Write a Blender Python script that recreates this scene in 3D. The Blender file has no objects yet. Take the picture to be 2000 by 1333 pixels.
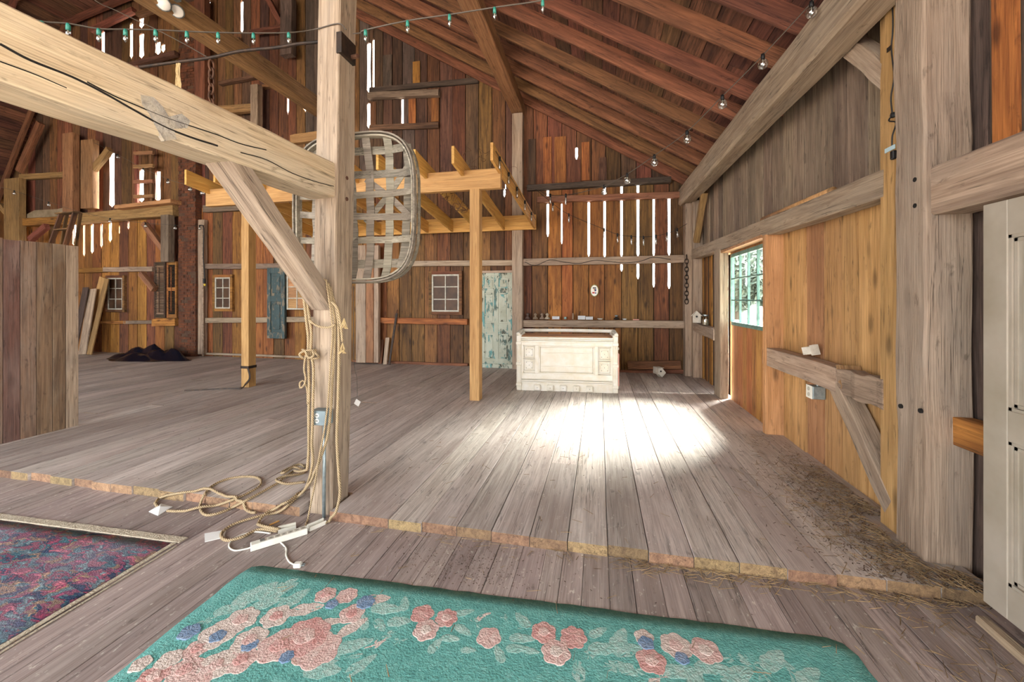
import bpy, bmesh, math, random
from mathutils import Vector, Matrix
R = random.Random(11)
sc = bpy.context.scene
COL = sc.collection
PI = math.pi
# ------------------------------------------------------------------ camera
FOC, CX, HY, CH = 770.0, 1000.0, 585.0, 1.5      # focal length (px), centre column, horizon row, eye height
YAW = math.atan(170 / FOC)
cam = bpy.data.objects.new('camera', bpy.data.cameras.new('camera'))
COL.objects.link(cam)
cam.location = (0, 0, CH)
cam.rotation_euler = (PI / 2, 0, YAW)
cam.data.sensor_width = 36
cam.data.lens = FOC / 2000 * 36
cam.data.shift_y = -(666.5 - HY) / 2000
cam.data.clip_start = 0.05
sc.camera = cam
# ------------------------------------------------------------------ sky, sun, exposure
w = bpy.data.worlds.new('sky')
sc.world = w
w.use_nodes = True
bg = w.node_tree.nodes['Background']
bg.inputs[0].default_value = (0.95, 0.975, 1.0, 1)
bg.inputs[1].default_value = 3.2
sd = bpy.data.lights.new('sun', 'SUN')
sd.energy = 46.0
sd.angle = math.radians(36)
sd.color = (1.0, 0.96, 0.9)
sun = bpy.data.objects.new('sun', sd)
COL.objects.link(sun)
sun.rotation_euler = Vector((-1.7, -0.95, -1.75)).to_track_quat('-Z', 'Y').to_euler()
def portal(loc, sx, sy, rot):
    l = bpy.data.lights.new('daylight_opening', 'AREA')
    l.shape = 'RECTANGLE'; l.size = sx; l.size_y = sy
    l.cycles.is_portal = True
    o = bpy.data.objects.new('daylight_opening', l); COL.objects.link(o)
    o.location = loc; o.rotation_euler = rot
portal((-5.0, -4.05, 2.6), 8.0, 5.0, (PI / 2, 0, 0))       # big barn doorway behind the camera
portal((-13.0, -4.05, 2.6), 5.0, 5.0, (PI / 2, 0, 0))      # unseen second opening, added to brighten the far left
portal((2.15, -1.7, 1.5), 3.6, 3.0, (PI / 2, 0, PI / 2))        # wagon door in the right wall, behind the camera
portal((2.1, 5.8, 1.66), 1.3, 0.95, (PI / 2, 0, PI / 2))
sc.view_settings.view_transform = 'Standard'
sc.view_settings.look = 'None'
sc.view_settings.exposure = 1.65
sc.view_settings.gamma = 1
sc.view_settings.use_curve_mapping = False
# ------------------------------------------------------------------ pixel rays
FW = Vector((-math.sin(YAW), math.cos(YAW), 0)); RT = Vector((math.cos(YAW), math.sin(YAW), 0)); UP = Vector((0, 0, 1))
EYE = Vector((0, 0, CH))
def ray(x, y): return FW + RT * ((x - CX) / FOC) + UP * ((HY - y) / FOC)
def onz(x, y, z=0.0): d = ray(x, y); return EYE + d * ((z - CH) / d.z)
def ony(x, y, Y): d = ray(x, y); return EYE + d * (Y / d.y)
def onx(x, y, X): d = ray(x, y); return EYE + d * (X / d.x)
def dep(x, y, zc): return EYE + ray(x, y) * zc
# ------------------------------------------------------------------ materials
def nt(name):
    m = bpy.data.materials.new(name); m.use_nodes = True
    t = m.node_tree; b = t.nodes['Principled BSDF']
    return m, t, b
def N(t, kind, **kw):
    n = t.nodes.new(kind)
    for k, v in kw.items():
        if k.startswith('i_'):
            k = k[2:]
            n.inputs[int(k) if k.isdigit() else k.replace('_', ' ')].default_value = v
        else: setattr(n, k, v)
    return n
def c4(c): return (c[0], c[1], c[2], 1)
def srgb(h):
    v = [int(h[i:i + 2], 16) / 255 for i in (0, 2, 4)]
    return tuple(x / 12.92 if x < .04045 else ((x + .055) / 1.055) ** 2.4 for x in v)
def mix(t, fac, a, b, mode='MIX'):
    n = t.nodes.new('ShaderNodeMix'); n.data_type = 'RGBA'; n.blend_type = mode
    for s, v in ((n.inputs[0], fac), (n.inputs[6], a), (n.inputs[7], b)):
        if isinstance(v, bpy.types.NodeSocket): t.links.new(v, s)
        elif isinstance(v, (int, float)): s.default_value = v
        else: s.default_value = c4(v)
    return n.outputs[2]
def ramp(t, fac, stops):
    n = t.nodes.new('ShaderNodeValToRGB'); t.links.new(fac, n.inputs[0])
    e = n.color_ramp.elements
    while len(e) < len(stops): e.new(0.5)
    for k, (p, c) in zip(e, stops): k.position = p; k.color = c4(c)
    return n.outputs[0]
def coords(t, scale, kind='Object', rnd=True):
    tc = N(t, 'ShaderNodeTexCoord'); v = tc.outputs[kind]
    if rnd:
        oi = N(t, 'ShaderNodeObjectInfo')
        m1 = N(t, 'ShaderNodeMath', operation='MULTIPLY', i_1=37.0); t.links.new(oi.outputs['Random'], m1.inputs[0])
        ad = N(t, 'ShaderNodeVectorMath', operation='ADD'); t.links.new(v, ad.inputs[0]); t.links.new(m1.outputs[0], ad.inputs[1]); v = ad.outputs[0]
    mp = N(t, 'ShaderNodeMapping'); mp.inputs['Scale'].default_value = scale; t.links.new(v, mp.inputs[0])
    return mp.outputs[0]
def noise(t, vec, scale, detail=4, rough=.55, dist=0.0):
    n = N(t, 'ShaderNodeTexNoise'); t.links.new(vec, n.inputs['Vector'])
    n.inputs['Scale'].default_value = scale; n.inputs['Detail'].default_value = detail
    n.inputs['Roughness'].default_value = rough; n.inputs['Distortion'].default_value = dist
    return n.outputs[0]
W3 = (1, 1, 1); K3 = (0, 0, 0)
def wood(name, light, dark, stain=None, stain_amt=.5, knots=.6, rough=.78, var=.45, bump=.35, speck=None, hue=.02, crack=.75, blotch=.55):
    """weathered wood whose grain follows the local X axis of each timber"""
    light, dark = srgb(light), srgb(dark)
    m, t, b = nt(name)
    g = noise(t, coords(t, (.55, 8, 8)), 2.6, 7, .62, .9)
    col = ramp(t, g, [(.3, dark), (.62, light)])
    fine = noise(t, coords(t, (1.2, 60, 60)), 2.2, 3, .6, .2)
    col = mix(t, .55, col, ramp(t, fine, [(.3, (.45, .42, .4)), (.62, W3)]), 'MULTIPLY')
    if stain:
        s = noise(t, coords(t, (.5, 2.2, 2.2)), 1.6, 5, .6, .6)
        sm = N(t, 'ShaderNodeMapRange', i_1=.45, i_2=.68, i_4=stain_amt); t.links.new(s, sm.inputs[0])
        col = mix(t, sm.outputs[0], col, srgb(stain))
    if knots:
        vo = N(t, 'ShaderNodeTexVoronoi', i_Scale=1.0); t.links.new(coords(t, (2.0, 5.5, 5.5)), vo.inputs['Vector'])
        km = N(t, 'ShaderNodeMapRange', i_1=.07, i_2=.2, i_3=knots, i_4=0.0); t.links.new(vo.outputs['Distance'], km.inputs[0])
        col = mix(t, km.outputs[0], col, tuple(x * .28 for x in dark))
    if crack:
        cr = noise(t, coords(t, (.35, 16, 16)), 1.7, 4, .55, .35)
        ab = N(t, 'ShaderNodeMath', operation='SUBTRACT', i_1=.5); t.links.new(cr, ab.inputs[0])
        a2 = N(t, 'ShaderNodeMath', operation='ABSOLUTE'); t.links.new(ab.outputs[0], a2.inputs[0])
        cmk = N(t, 'ShaderNodeMapRange', i_1=.004, i_2=.016, i_3=crack, i_4=0.0); t.links.new(a2.outputs[0], cmk.inputs[0])
        pn = noise(t, coords(t, (.8, 3, 3)), 1.3, 2); pm2 = N(t, 'ShaderNodeMapRange', i_1=.46, i_2=.58); t.links.new(pn, pm2.inputs[0])
        mm = N(t, 'ShaderNodeMath', operation='MULTIPLY'); t.links.new(cmk.outputs[0], mm.inputs[0]); t.links.new(pm2.outputs[0], mm.inputs[1])
        col = mix(t, mm.outputs[0], col, tuple(x * .2 for x in dark))
        bl = noise(t, coords(t, (3, 9, 9)), 2.0, 5, .65, .4); bm2 = N(t, 'ShaderNodeMapRange', i_1=.60, i_2=.70, i_4=blotch); t.links.new(bl, bm2.inputs[0])
        col = mix(t, bm2.outputs[0], col, tuple(x * .3 for x in dark))
    if speck:
        sp = noise(t, coords(t, (7, 14, 14)), 3.0, 4, .7)
        pm = N(t, 'ShaderNodeMapRange', i_1=.61, i_2=.69, i_4=.85); t.links.new(sp, pm.inputs[0])
        col = mix(t, pm.outputs[0], col, srgb(speck))
    oi = N(t, 'ShaderNodeObjectInfo'); hs = N(t, 'ShaderNodeHueSaturation')
    vm = N(t, 'ShaderNodeMapRange', i_3=1 - var, i_4=1 + var * .7); t.links.new(oi.outputs['Random'], vm.inputs[0])
    hm = N(t, 'ShaderNodeMath', operation='MULTIPLY', i_1=13.7); t.links.new(oi.outputs['Random'], hm.inputs[0])
    hf = N(t, 'ShaderNodeMath', operation='FRACT'); t.links.new(hm.outputs[0], hf.inputs[0])
    hr = N(t, 'ShaderNodeMapRange', i_3=.5 - hue, i_4=.5 + hue); t.links.new(hf.outputs[0], hr.inputs[0])
    t.links.new(vm.outputs[0], hs.inputs['Value']); t.links.new(hr.outputs[0], hs.inputs['Hue']); t.links.new(col, hs.inputs['Color'])
    t.links.new(hs.outputs[0], b.inputs['Base Color'])
    b.inputs['Roughness'].default_value = rough
    bp = N(t, 'ShaderNodeBump', i_Strength=bump, i_Distance=.01); t.links.new(fine, bp.inputs['Height']); t.links.new(bp.outputs[0], b.inputs['Normal'])
    return m
def plain(name, col, rough=.6, metal=0.0, var=None, scale=20, bump=0.0, trans=0.0):
    m, t, b = nt(name); c = srgb(col)
    if var:
        n = noise(t, coords(t, (1, 1, 1)), scale, 5, .6)
        t.links.new(ramp(t, n, [(.35, c), (.68, srgb(var))]), b.inputs['Base Color'])
        if bump:
            bp = N(t, 'ShaderNodeBump', i_Strength=bump, i_Distance=.01); t.links.new(n, bp.inputs['Height']); t.links.new(bp.outputs[0], b.inputs['Normal'])
    else: b.inputs['Base Color'].default_value = c4(c)
    b.inputs['Roughness'].default_value = rough; b.inputs['Metallic'].default_value = metal
    return m
def paint(name, top, under, under2, thr=.56, scale=5, stretch=(1, 1, .45), rough=.6):
    """peeling paint over old wood"""
    m, t, b = nt(name)
    n = noise(t, coords(t, stretch), scale, 7, .68, .3)
    u = noise(t, coords(t, stretch), scale * .6, 3)
    un = ramp(t, u, [(.4, srgb(under)), (.6, srgb(under2))])
    d = noise(t, coords(t, (1, 1, 1)), 3, 4)
    tp = mix(t, 1.0, srgb(top), ramp(t, d, [(.3, (.74, .72, .66)), (.6, W3)]), 'MULTIPLY')
    f = N(t, 'ShaderNodeMapRange', i_1=thr, i_2=thr + .03); t.links.new(n, f.inputs[0])
    t.links.new(mix(t, f.outputs[0], tp, un), b.inputs['Base Color'])
    bp = N(t, 'ShaderNodeBump', i_Strength=.4, i_Distance=.003, invert=True); t.links.new(f.outputs[0], bp.inputs['Height']); t.links.new(bp.outputs[0], b.inputs['Normal'])
    b.inputs['Roughness'].default_value = rough
    return m
def glass(name, tint=(.93, .97, .96), gl=.12):
    m, t, b = nt(name); t.nodes.remove(b)
    a = N(t, 'ShaderNodeBsdfTransparent'); a.inputs[0].default_value = c4(tint)
    g = N(t, 'ShaderNodeBsdfGlossy', i_Roughness=.05); x = N(t, 'ShaderNodeMixShader', i_0=gl)
    t.links.new(a.outputs[0], x.inputs[1]); t.links.new(g.outputs[0], x.inputs[2]); t.links.new(x.outputs[0], t.nodes['Material Output'].inputs[0])
    return m
M = {}
M['floor'] = wood('upper floor wood', 'd6ccc3', 'b0a49a', '97857a', .5, .25, .62, .22, .25, 'cfc8bd', .01)
M['lowfloor'] = wood('lower floor wood', 'b8a9a2', '94857f', '7b6b64', .5, .15, .66, .2, .25, 'cdc6ba', .012)
M['endgrain'] = wood('plank end', 'a0825f', '705741', None, 0, 0, .8, .3)
M['grey'] = wood('weathered grey timber', 'bba48c', '8b7460', '9d9082', .45, .3, .8, .15, .4, None, .008)
M['beam'] = wood('pale hewn beam', 'd8c5a4', 'b59d7c', 'b8ad9b', .5, .1, .8, .08, .4, None, .004)
M['brown'] = wood('brown barn board', '8d6038', '4c2f1c', '2e1d13', .5, .7, .8, .4, .4)
M['orange'] = wood('orange barn board', 'b5783a', '79451c', '4a2a14', .5, .8, .75, .38, .35, None, .015)
M['gold'] = wood('golden pine board', 'd0a06c', 'a87a48', '86603f', .35, .7, .7, .22, .3, None, .012)
M['doorwood'] = wood('reddish door pine', 'c98a52', '9a5f31', '7a4526', .35, .7, .7, .2, .3)
M['dark'] = wood('dark gable board', '74543f', '3f291d', '281b15', .5, .5, .85, .4, .4)
M['slate'] = wood('grey rough sawn board', 'b09a82', '7c6856', '665548', .45, .3, .85, .42, .5, None, .01)
M['dim'] = wood('dusky wall board', '6e5b50', '45362e', '2d231e', .6, .3, .85, .3, .4)
M['rafter'] = wood('red brown rafter', '925f42', '5a3522', '3c2317', .45, .2, .82, .2, .35)
M['deck'] = wood('roof deck board', '865a42', '462a1f', '291913', .7, .4, .85, .35, .4)
M['purlin'] = wood('tan purlin', 'b08359', '7c5536', '69543f', .4, .2, .78, .1, .35)
M['lumber'] = wood('new yellow lumber', 'e2b262', 'c48f42', None, 0, .35, .65, .07, .15, None, .006, .25, .1)
M['lumberpost'] = wood('pergola post lumber', 'c99f63', 'a97d46', None, 0, .3, .7, .08, .2, None, .006, .3, .15)
M['ply'] = wood('brown partition plank', '8b6a55', '5c4336', '9b8a7c', .5, .3, .75, .18, .3)
M['slat'] = wood('grey basket splint', 'a39a8a', '70675a', '574d42', .4, .15, .8, .2, .4)
M['seam'] = plain('black seam', '15100c', .95)
M['sheath'] = plain('outer sheathing', '2b2019', .95)
M['white'] = plain('cream paint', 'e6e2d8', .5, 0, 'd9d0ba', 6)
M['doorwhite'] = paint('old white door paint', 'aca395', '7d725f', 'a89b82', .70, 9)
M['peel'] = paint('peeling pale door paint', 'b4b8a6', '45422f', '5e9693', .535, 8)
M['peelblue'] = paint('peeling teal shutter paint', '3b5052', '857660', '24383a', .52, 10)
M['sash'] = plain('sash white paint', 'c4c0b2', .6, 0, 'a39d8c', 15)
M['green'] = plain('green window paint', '6d8f86', .6, 0, '4e6f66', 12)
M['pane'] = glass('window glass')
M['darkpane'] = plain('dim dusty pane', '5a3d25', .6, 0, '36251a', 3)
M['louvre'] = wood('dark louvre wood', '5a4632', '33261b', None, 0, 0, .85, .2)
M['iron'] = plain('dark iron', '2d2926', .6, .6, '4b3a2e', 18)
M['rust'] = plain('rusty iron', '6d4a35', .8, .3, '3f2a20', 14, .3)
M['steelblue'] = plain('grey blue steel box', '7d8c90', .5, .2, '6b797d', 12)
M['conduit'] = plain('galvanised conduit', 'a7b4b6', .4, .6, '8b989a', 30)
M['rope'] = None
M['twine'] = plain('frayed twine', 'c9b388', .9, 0, 'a88f60', 40)
M['plastic'] = plain('off white plastic', 'e7e5da', .4, 0, 'd6d3c4', 9)
M['ink'] = plain('grey print', '6d6c66', .6)
M['paper'] = plain('white paper', 'e6e6e2', .8)
M['tarp'] = plain('black plastic sheet', '0b0d16', .12, 0, '11131f', 7, .9)
M['cable'] = plain('black cable', '1b1a1a', .6)
M['wire'] = plain('dull brown wire', '4d443a', .6)
M['socketgreen'] = plain('green socket', '2d7f70', .45)
M['bulb'] = glass('clear bulb glass', (.86, .88, .86), .35)
M['filament'] = plain('bulb inner', 'd8d2c0', .5)
M['brick'] = plain('red brown brick', '744329', .95, 0, '3d261b', 5, .6)
M['mortar'] = plain('mortar', '473226', .95, 0, '5b4434', 12)
M['tin'] = plain('tin sheet', 'c2b59b', .4, .5, '9a8c70', 4)
M['pink'] = plain('pink paint', 'dfa195', .6)
M['birdwhite'] = plain('birdhouse white wash', 'd6d0c2', .7, 0, 'b4ac9c', 10)
M['black'] = plain('black', '0b0a0a', .6)
M['straw'] = plain('straw', 'a08660', .9, 0, '57422c', 8)
M['dirt'] = plain('dry crumbs', '5d4838', .95, 0, '3a2b20', 12)
M['twig'] = plain('dry twig', '5a3d26', .9)
M['cer'] = plain('glazed white dish', 'ece9e0', .3)
M['greybox'] = plain('pale grey carton', 'cfd3d6', .6)
M['leaf'] = plain('tree leaves', '5f6b5c', .8, 0, '46514a', 3)
M['bark'] = plain('bark', '4e4236', .9)
M['grass'] = plain('dry gravel yard', '9a9086', .9, 0, '7f776c', .6)
M['post'] = wood('pinkish grey post', 'b09c86', '826e5b', '978b7e', .45, .3, .8, .05, .45, None, .004)
m, t, b = nt('hemp rope')
n = N(t, 'ShaderNodeTexWave', i_Scale=38.0, i_Distortion=1.5); n.bands_direction = 'DIAGONAL'
t.links.new(coords(t, (1, 1, 1), rnd=False), n.inputs[0])
t.links.new(ramp(t, n.outputs[1], [(.15, srgb('826d4f')), (.7, srgb('bda784'))]), b.inputs['Base Color']); b.inputs['Roughness'].default_value = .85
bp = N(t, 'ShaderNodeBump', i_Strength=.6, i_Distance=.004); t.links.new(n.outputs[1], bp.inputs['Height']); t.links.new(bp.outputs[0], b.inputs['Normal'])
M['rope'] = m
def wool(name, cols, scale=30, bump=.7):
    m, t, b = nt(name)
    n = noise(t, coords(t, (1, 1, 1), rnd=False), scale, 4, .7)
    t.links.new(ramp(t, n, [(.25 + .5 * i / max(1, len(cols) - 1), srgb(c)) for i, c in enumerate(cols)]), b.inputs['Base Color'])
    b.inputs['Roughness'].default_value = .95
    f = noise(t, coords(t, (1, 1, 1), rnd=False), 110, 2)
    bp = N(t, 'ShaderNodeBump', i_Strength=bump, i_Distance=.012); t.links.new(f, bp.inputs['Height']); t.links.new(bp.outputs[0], b.inputs['Normal'])
    return m
M['teal'] = wool('teal wool', ['4a8b84', '63a69d', '7db8af'])
M['petal'] = wool('pink wool', ['bb8d84', 'cfb0a7', 'd8c8be'], 30)
M['petalred'] = wool('rose wool', ['b3766f', 'c89a92', 'd3b7ad'], 30)
M['cream'] = wool('cream wool', ['b9a59d', 'cdbdb2', 'd9cdc2'], 20)
M['leafwool'] = wool('sage wool', ['6fa99d', '95bab0', 'b4c6bc'], 34)
M['bluewool'] = wool('blue wool', ['54708f', '7289a4', '9aa3b0'], 22)
M['fringe'] = wool('tan fringe', ['978a76', 'b7ab95', 'c8bda8'], 30)
m, t, b = nt('oriental rug pile')
v = N(t, 'ShaderNodeTexVoronoi', i_Scale=19.0, feature='F1', distance='MANHATTAN'); nd = N(t, 'ShaderNodeTexNoise', i_Scale=9.0, i_Detail=3.0); cv = coords(t, (1.0, 1.9, 1), rnd=False); t.links.new(cv, nd.inputs['Vector'])
ms = N(t, 'ShaderNodeVectorMath', operation='MULTIPLY_ADD'); ms.inputs[1].default_value = (.35, .35, 0); t.links.new(nd.outputs['Color'], ms.inputs[0]); t.links.new(cv, ms.inputs[2]); t.links.new(ms.outputs[0], v.inputs['Vector'])
sp = N(t, 'ShaderNodeSeparateColor'); t.links.new(v.outputs['Color'], sp.inputs[0])
rc = ramp(t, sp.outputs[0], [(0, srgb('35486a')), (.17, srgb('a84a66')), (.36, srgb('c96f80')), (.5, srgb('c09a78')), (.62, srgb('4c8590')), (.76, srgb('86a3a8')), (.9, srgb('b85a7c'))])
rc.node.color_ramp.interpolation = 'CONSTANT'
ed = N(t, 'ShaderNodeMapRange', i_1=.3, i_2=.55, i_4=.6); t.links.new(v.outputs['Distance'], ed.inputs[0])
rc = mix(t, ed.outputs[0], rc, srgb('2a3448'))
n2 = noise(t, coords(t, (1, 1, 1), rnd=False), 2.2, 3)
rc = mix(t, ramp(t, n2, [(.42, (0, 0, 0)), (.62, (.25, .25, .25))]), rc, srgb('b7a9b4'))
t.links.new(rc, b.inputs['Base Color']); b.inputs['Roughness'].default_value = .95
f = noise(t, coords(t, (1, 1, 1), rnd=False), 140, 2); bp = N(t, 'ShaderNodeBump', i_Strength=.6, i_Distance=.01)
t.links.new(f, bp.inputs['Height']); t.links.new(bp.outputs[0], b.inputs['Normal'])
M['persian'] = m
# ------------------------------------------------------------------ object helpers
WM = {}
def wm(o): return WM.get(o.name, Matrix())
def link(o, parent=None, mat=None):
    COL.objects.link(o)
    mat = mat or Matrix()
    if parent is not None:
        o.parent = parent; o.matrix_parent_inverse = wm(parent).inverted()
    o.matrix_basis = mat
    WM[o.name] = mat
    return o
def tag(o, label, cat, group=None):
    o['label'] = label; o['category'] = cat
    if group: o['group'] = group
    return o
def thing(name, label, cat, loc=(0, 0, 0), rz=0.0, group=None):
    o = bpy.data.objects.new(name, None); o.empty_display_size = .1
    link(o, None, Matrix.Translation(Vector(loc)) @ Matrix.Rotation(rz, 4, 'Z'))
    return tag(o, label, cat, group)
class MB:
    def __init__(s): s.v = []; s.f = []; s.mi = []; s.cur = 0
    def add(s, vs, fs):
        k = len(s.v); s.v += [tuple(v) for v in vs]; s.f += [tuple(i + k for i in f) for f in fs]; s.mi += [s.cur] * len(fs); return s
    def box(s, x0, x1, y0, y1, z0, z1, mat=None):
        vs = [Vector(p) for p in ((x0, y0, z0), (x1, y0, z0), (x1, y1, z0), (x0, y1, z0), (x0, y0, z1), (x1, y0, z1), (x1, y1, z1), (x0, y1, z1))]
        if mat: vs = [mat @ v for v in vs]
        return s.add(vs, [(0, 3, 2, 1), (4, 5, 6, 7), (0, 1, 5, 4), (1, 2, 6, 5), (2, 3, 7, 6), (3, 0, 4, 7)])
    def bar(s, p0, p1, w, h, up=UP):
        p0, p1 = Vector(p0), Vector(p1); L = (p1 - p0).length
        return s.box(0, L, -w / 2, w / 2, -h / 2, h / 2, frame(p0, p1, up))
    def tube(s, pts, r, n=6, cap=True, closed=False):
        pts = [Vector(p) for p in pts]; k = len(s.v); m_ = len(pts)
        rr = r if isinstance(r, (list, tuple)) else [r] * m_
        a = None; vs = []
        for i, p in enumerate(pts):
            if closed: d = pts[(i + 1) % m_] - pts[i - 1]
            else: d = pts[min(i + 1, m_ - 1)] - pts[max(i - 1, 0)]
            d = d.normalized() if d.length > 1e-9 else Vector((0, 0, 1))
            if a is None: a = d.cross(Vector((0, 0, 1)) if abs(d.z) < .9 else Vector((1, 0, 0)))
            a = (a - d * a.dot(d)); a = a.normalized() if a.length > 1e-6 else d.orthogonal().normalized()
            b_ = d.cross(a)
            vs += [p + (a * math.cos(2 * PI * j / n) + b_ * math.sin(2 * PI * j / n)) * rr[i] for j in range(n)]
        fs = []
        for i in range(m_ if closed else m_ - 1):
            i2 = (i + 1) % m_
            fs += [(i * n + j, i * n + (j + 1) % n, i2 * n + (j + 1) % n, i2 * n + j) for j in range(n)]
        if cap and not closed: fs += [tuple(range(n - 1, -1, -1)), tuple((m_ - 1) * n + j for j in range(n))]
        return s.add(vs, fs)
    def lathe(s, prof, c=(0, 0, 0), n=12, mat=None):
        c = Vector(c); vs = []
        for r, z in prof: vs += [Vector((max(r, 1e-4) * math.cos(2 * PI * j / n), max(r, 1e-4) * math.sin(2 * PI * j / n), z)) for j in range(n)]
        vs = [(mat @ v if mat else v) + c for v in vs]
        fs = [(i * n + j, i * n + (j + 1) % n, (i + 1) * n + (j + 1) % n, (i + 1) * n + j) for i in range(len(prof) - 1) for j in range(n)]
        fs += [tuple(range(n - 1, -1, -1)), tuple((len(prof) - 1) * n + j for j in range(n))]
        return s.add(vs, fs)
    def prism(s, outline, d, mat=None):
        """outline in (x,z), pushed from y=0 to y=d"""
        n = len(outline)
        vs = [Vector((x, 0, z)) for x, z in outline] + [Vector((x, d, z)) for x, z in outline]
        if mat: vs = [mat @ v for v in vs]
        fs = [tuple(range(n)), tuple(range(2 * n - 1, n - 1, -1))] + [(i, i + n, (i + 1) % n + n, (i + 1) % n) for i in range(n)]
        return s.add(vs, fs)
    def build(s, name, mats, parent=None, mat=None, smooth=False, bevel=0):
        me = bpy.data.meshes.new(name); me.from_pydata(s.v, [], s.f); me.update()
        mats = mats if isinstance(mats, (list, tuple)) else [mats]
        for x in mats: me.materials.append(M[x] if isinstance(x, str) else x)
        if len(mats) > 1: me.polygons.foreach_set('material_index', s.mi)
        bm = bmesh.new(); bm.from_mesh(me); bmesh.ops.recalc_face_normals(bm, faces=bm.faces)
        if bevel: bmesh.ops.bevel(bm, geom=bm.edges[:], offset=bevel, segments=1, affect='EDGES', clamp_overlap=True)
        bm.to_mesh(me); bm.free()
        if smooth: me.polygons.foreach_set('use_smooth', [True] * len(me.polygons))
        return link(bpy.data.objects.new(name, me), parent, mat)
def frame(p0, p1, up=UP):
    x = (Vector(p1) - Vector(p0)).normalized(); up = Vector(up)
    if abs(x.dot(up)) > .98: up = Vector((0, 1, 0))
    y = up.cross(x).normalized(); z = x.cross(y)
    m_ = Matrix((x, y, z)).transposed().to_4x4(); m_.translation = Vector(p0); return m_
def timber(name, p0, p1, w, h, mat, parent=None, up=UP, hew=0.0, seg=1, ch=.006, endmat=None, warp=0.0):
    """one solid stick from p0 to p1: w across, h along 'up'; chamfered edges, optional hewn unevenness"""
    p0, p1 = Vector(p0), Vector(p1); L = (p1 - p0).length; a, b_ = w / 2, h / 2; vs = []; fs = []
    seg = max(1, seg)
    for i in range(seg + 1):
        q = i / seg; oy = R.uniform(-hew, hew) + warp * math.sin(q * PI); oz = R.uniform(-hew, hew)
        for y, z in ((-a + ch, -b_), (a - ch, -b_), (a, -b_ + ch), (a, b_ - ch), (a - ch, b_), (-a + ch, b_), (-a, b_ - ch), (-a, -b_ + ch)):
            vs.append((L * q, y + oy + R.uniform(-hew, hew) * .4, z + oz + R.uniform(-hew, hew) * .4))
    for i in range(seg):
        fs += [(i * 8 + j, i * 8 + (j + 1) % 8, i * 8 + 8 + (j + 1) % 8, i * 8 + 8 + j) for j in range(8)]
    fs += [tuple(range(7, -1, -1)), tuple(seg * 8 + j for j in range(8))]
    mb = MB(); mb.add(vs, fs)
    if endmat: mb.mi[-1] = 1; mb.mi[-2] = 1
    return mb.build(name, [mat, endmat] if endmat else mat, parent, frame(p0, p1, up))
def spline(pts, n=6):
    """Catmull-Rom through points"""
    P = [Vector(p) for p in pts]; P = [P[0] * 2 - P[1]] + P + [P[-1] * 2 - P[-2]]; out = []
    for i in range(1, len(P) - 2):
        a, b_, c, d = P[i - 1:i + 3]
        for k in range(n):
            q = k / n
            out.append(.5 * ((2 * b_) + (c - a) * q + (2 * a - 5 * b_ + 4 * c - d) * q * q + (3 * b_ - a - 3 * c + d) * q ** 3))
    out.append(P[-2]); return out
def structure(name, mb, mat, label=None, cat=None):
    o = mb.build(name, mat); o['kind'] = 'structure'
    if label: tag(o, label, cat or 'wall')
    return o
# ================================================================== SETTING
YB = 8.45                                    # face of the back wall boards
STEP = lambda X: 2.42 + .018 * (X + 5) / 2   # front edge of the raised floor
def zlow(X):                                 # underside of the rafters
    if X > -9: return 3.77 + .61 * (1.66 - X)
    if X > -15: return 10.27 - (-9 - X) * .155
    return 9.34 - (-15 - X) * 1.74
def vboard(name, outline, thick, plane, at, mat, parent, slant=0.0):
    """vertical board: outline in (u,z); plane 'y' faces -Y at Y=at, plane 'x' faces -X at X=at (+slant*u)"""
    z0 = min(z for u, z in outline); um = sum(u for u, z in outline) / len(outline)
    if plane == 'y': m_ = Matrix(((0, 1, 0, um), (0, 0, 1, at), (1, 0, 0, z0), (0, 0, 0, 1)))
    else: m_ = Matrix(((0, slant, 1, at + slant * um), (0, 1, 0, um), (1, 0, 0, z0), (0, 0, 0, 1)))
    mb = MB(); n = len(outline)
    vs = [(z - z0, u - um, 0) for u, z in outline] + [(z - z0, u - um, thick) for u, z in outline]
    mb.add(vs, [tuple(range(n)), tuple(range(2 * n - 1, n - 1, -1))] + [(i, i + n, (i + 1) % n + n, (i + 1) % n) for i in range(n)])
    return mb.build(name, mat, parent, m_)
def outline(u0, u1, z0, ztop, nl=(), nr=()):
    """board outline with notches (za, zb, depth) in its left and right edge; ztop = height or function of u"""
    zt = ztop if callable(ztop) else (lambda u: ztop)
    o = [(u0, z0), (u1, z0)]
    for za, zb, d in sorted(nr):
        if zb > z0 + .05 and za < zt(u1) - .05:
            za, zb = max(za, z0 + .01), min(zb, zt(u1) - .01); e = min(.06, (zb - za) * .3)
            o += [(u1, za), (u1 - d, za + e), (u1 - d * .8, (za + zb) / 2), (u1 - d, zb - e * .5), (u1, zb)]
    o += [(u1, zt(u1)), (u0, zt(u0))]
    for za, zb, d in sorted(nl, reverse=True):
        if zb > z0 + .05 and za < zt(u0) - .05:
            za, zb = max(za, z0 + .01), min(zb, zt(u0) - .01); e = min(.06, (zb - za) * .3)
            o += [(u0, zb), (u0 + d, zb - e * .5), (u0 + d * .8, (za + zb) / 2), (u0 + d, za + e), (u0, za)]
    return o
def seams(a, b_, lo, hi):
    s = [a]
    while s[-1] < b_ - lo: s.append(s[-1] + R.uniform(lo, hi))
    s[-1] = b_ if b_ - s[-1] < lo * .6 else s[-1]
    if s[-1] < b_: s.append(b_)
    return s
# ------------------------------------------------------------------ ground outside
g = MB(); g.add([(-90, -60, -.45), (90, -60, -.45), (90, 120, -.45), (-90, 120, -.45)], [(0, 1, 2, 3)])
structure('ground', g, 'grass')
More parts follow.
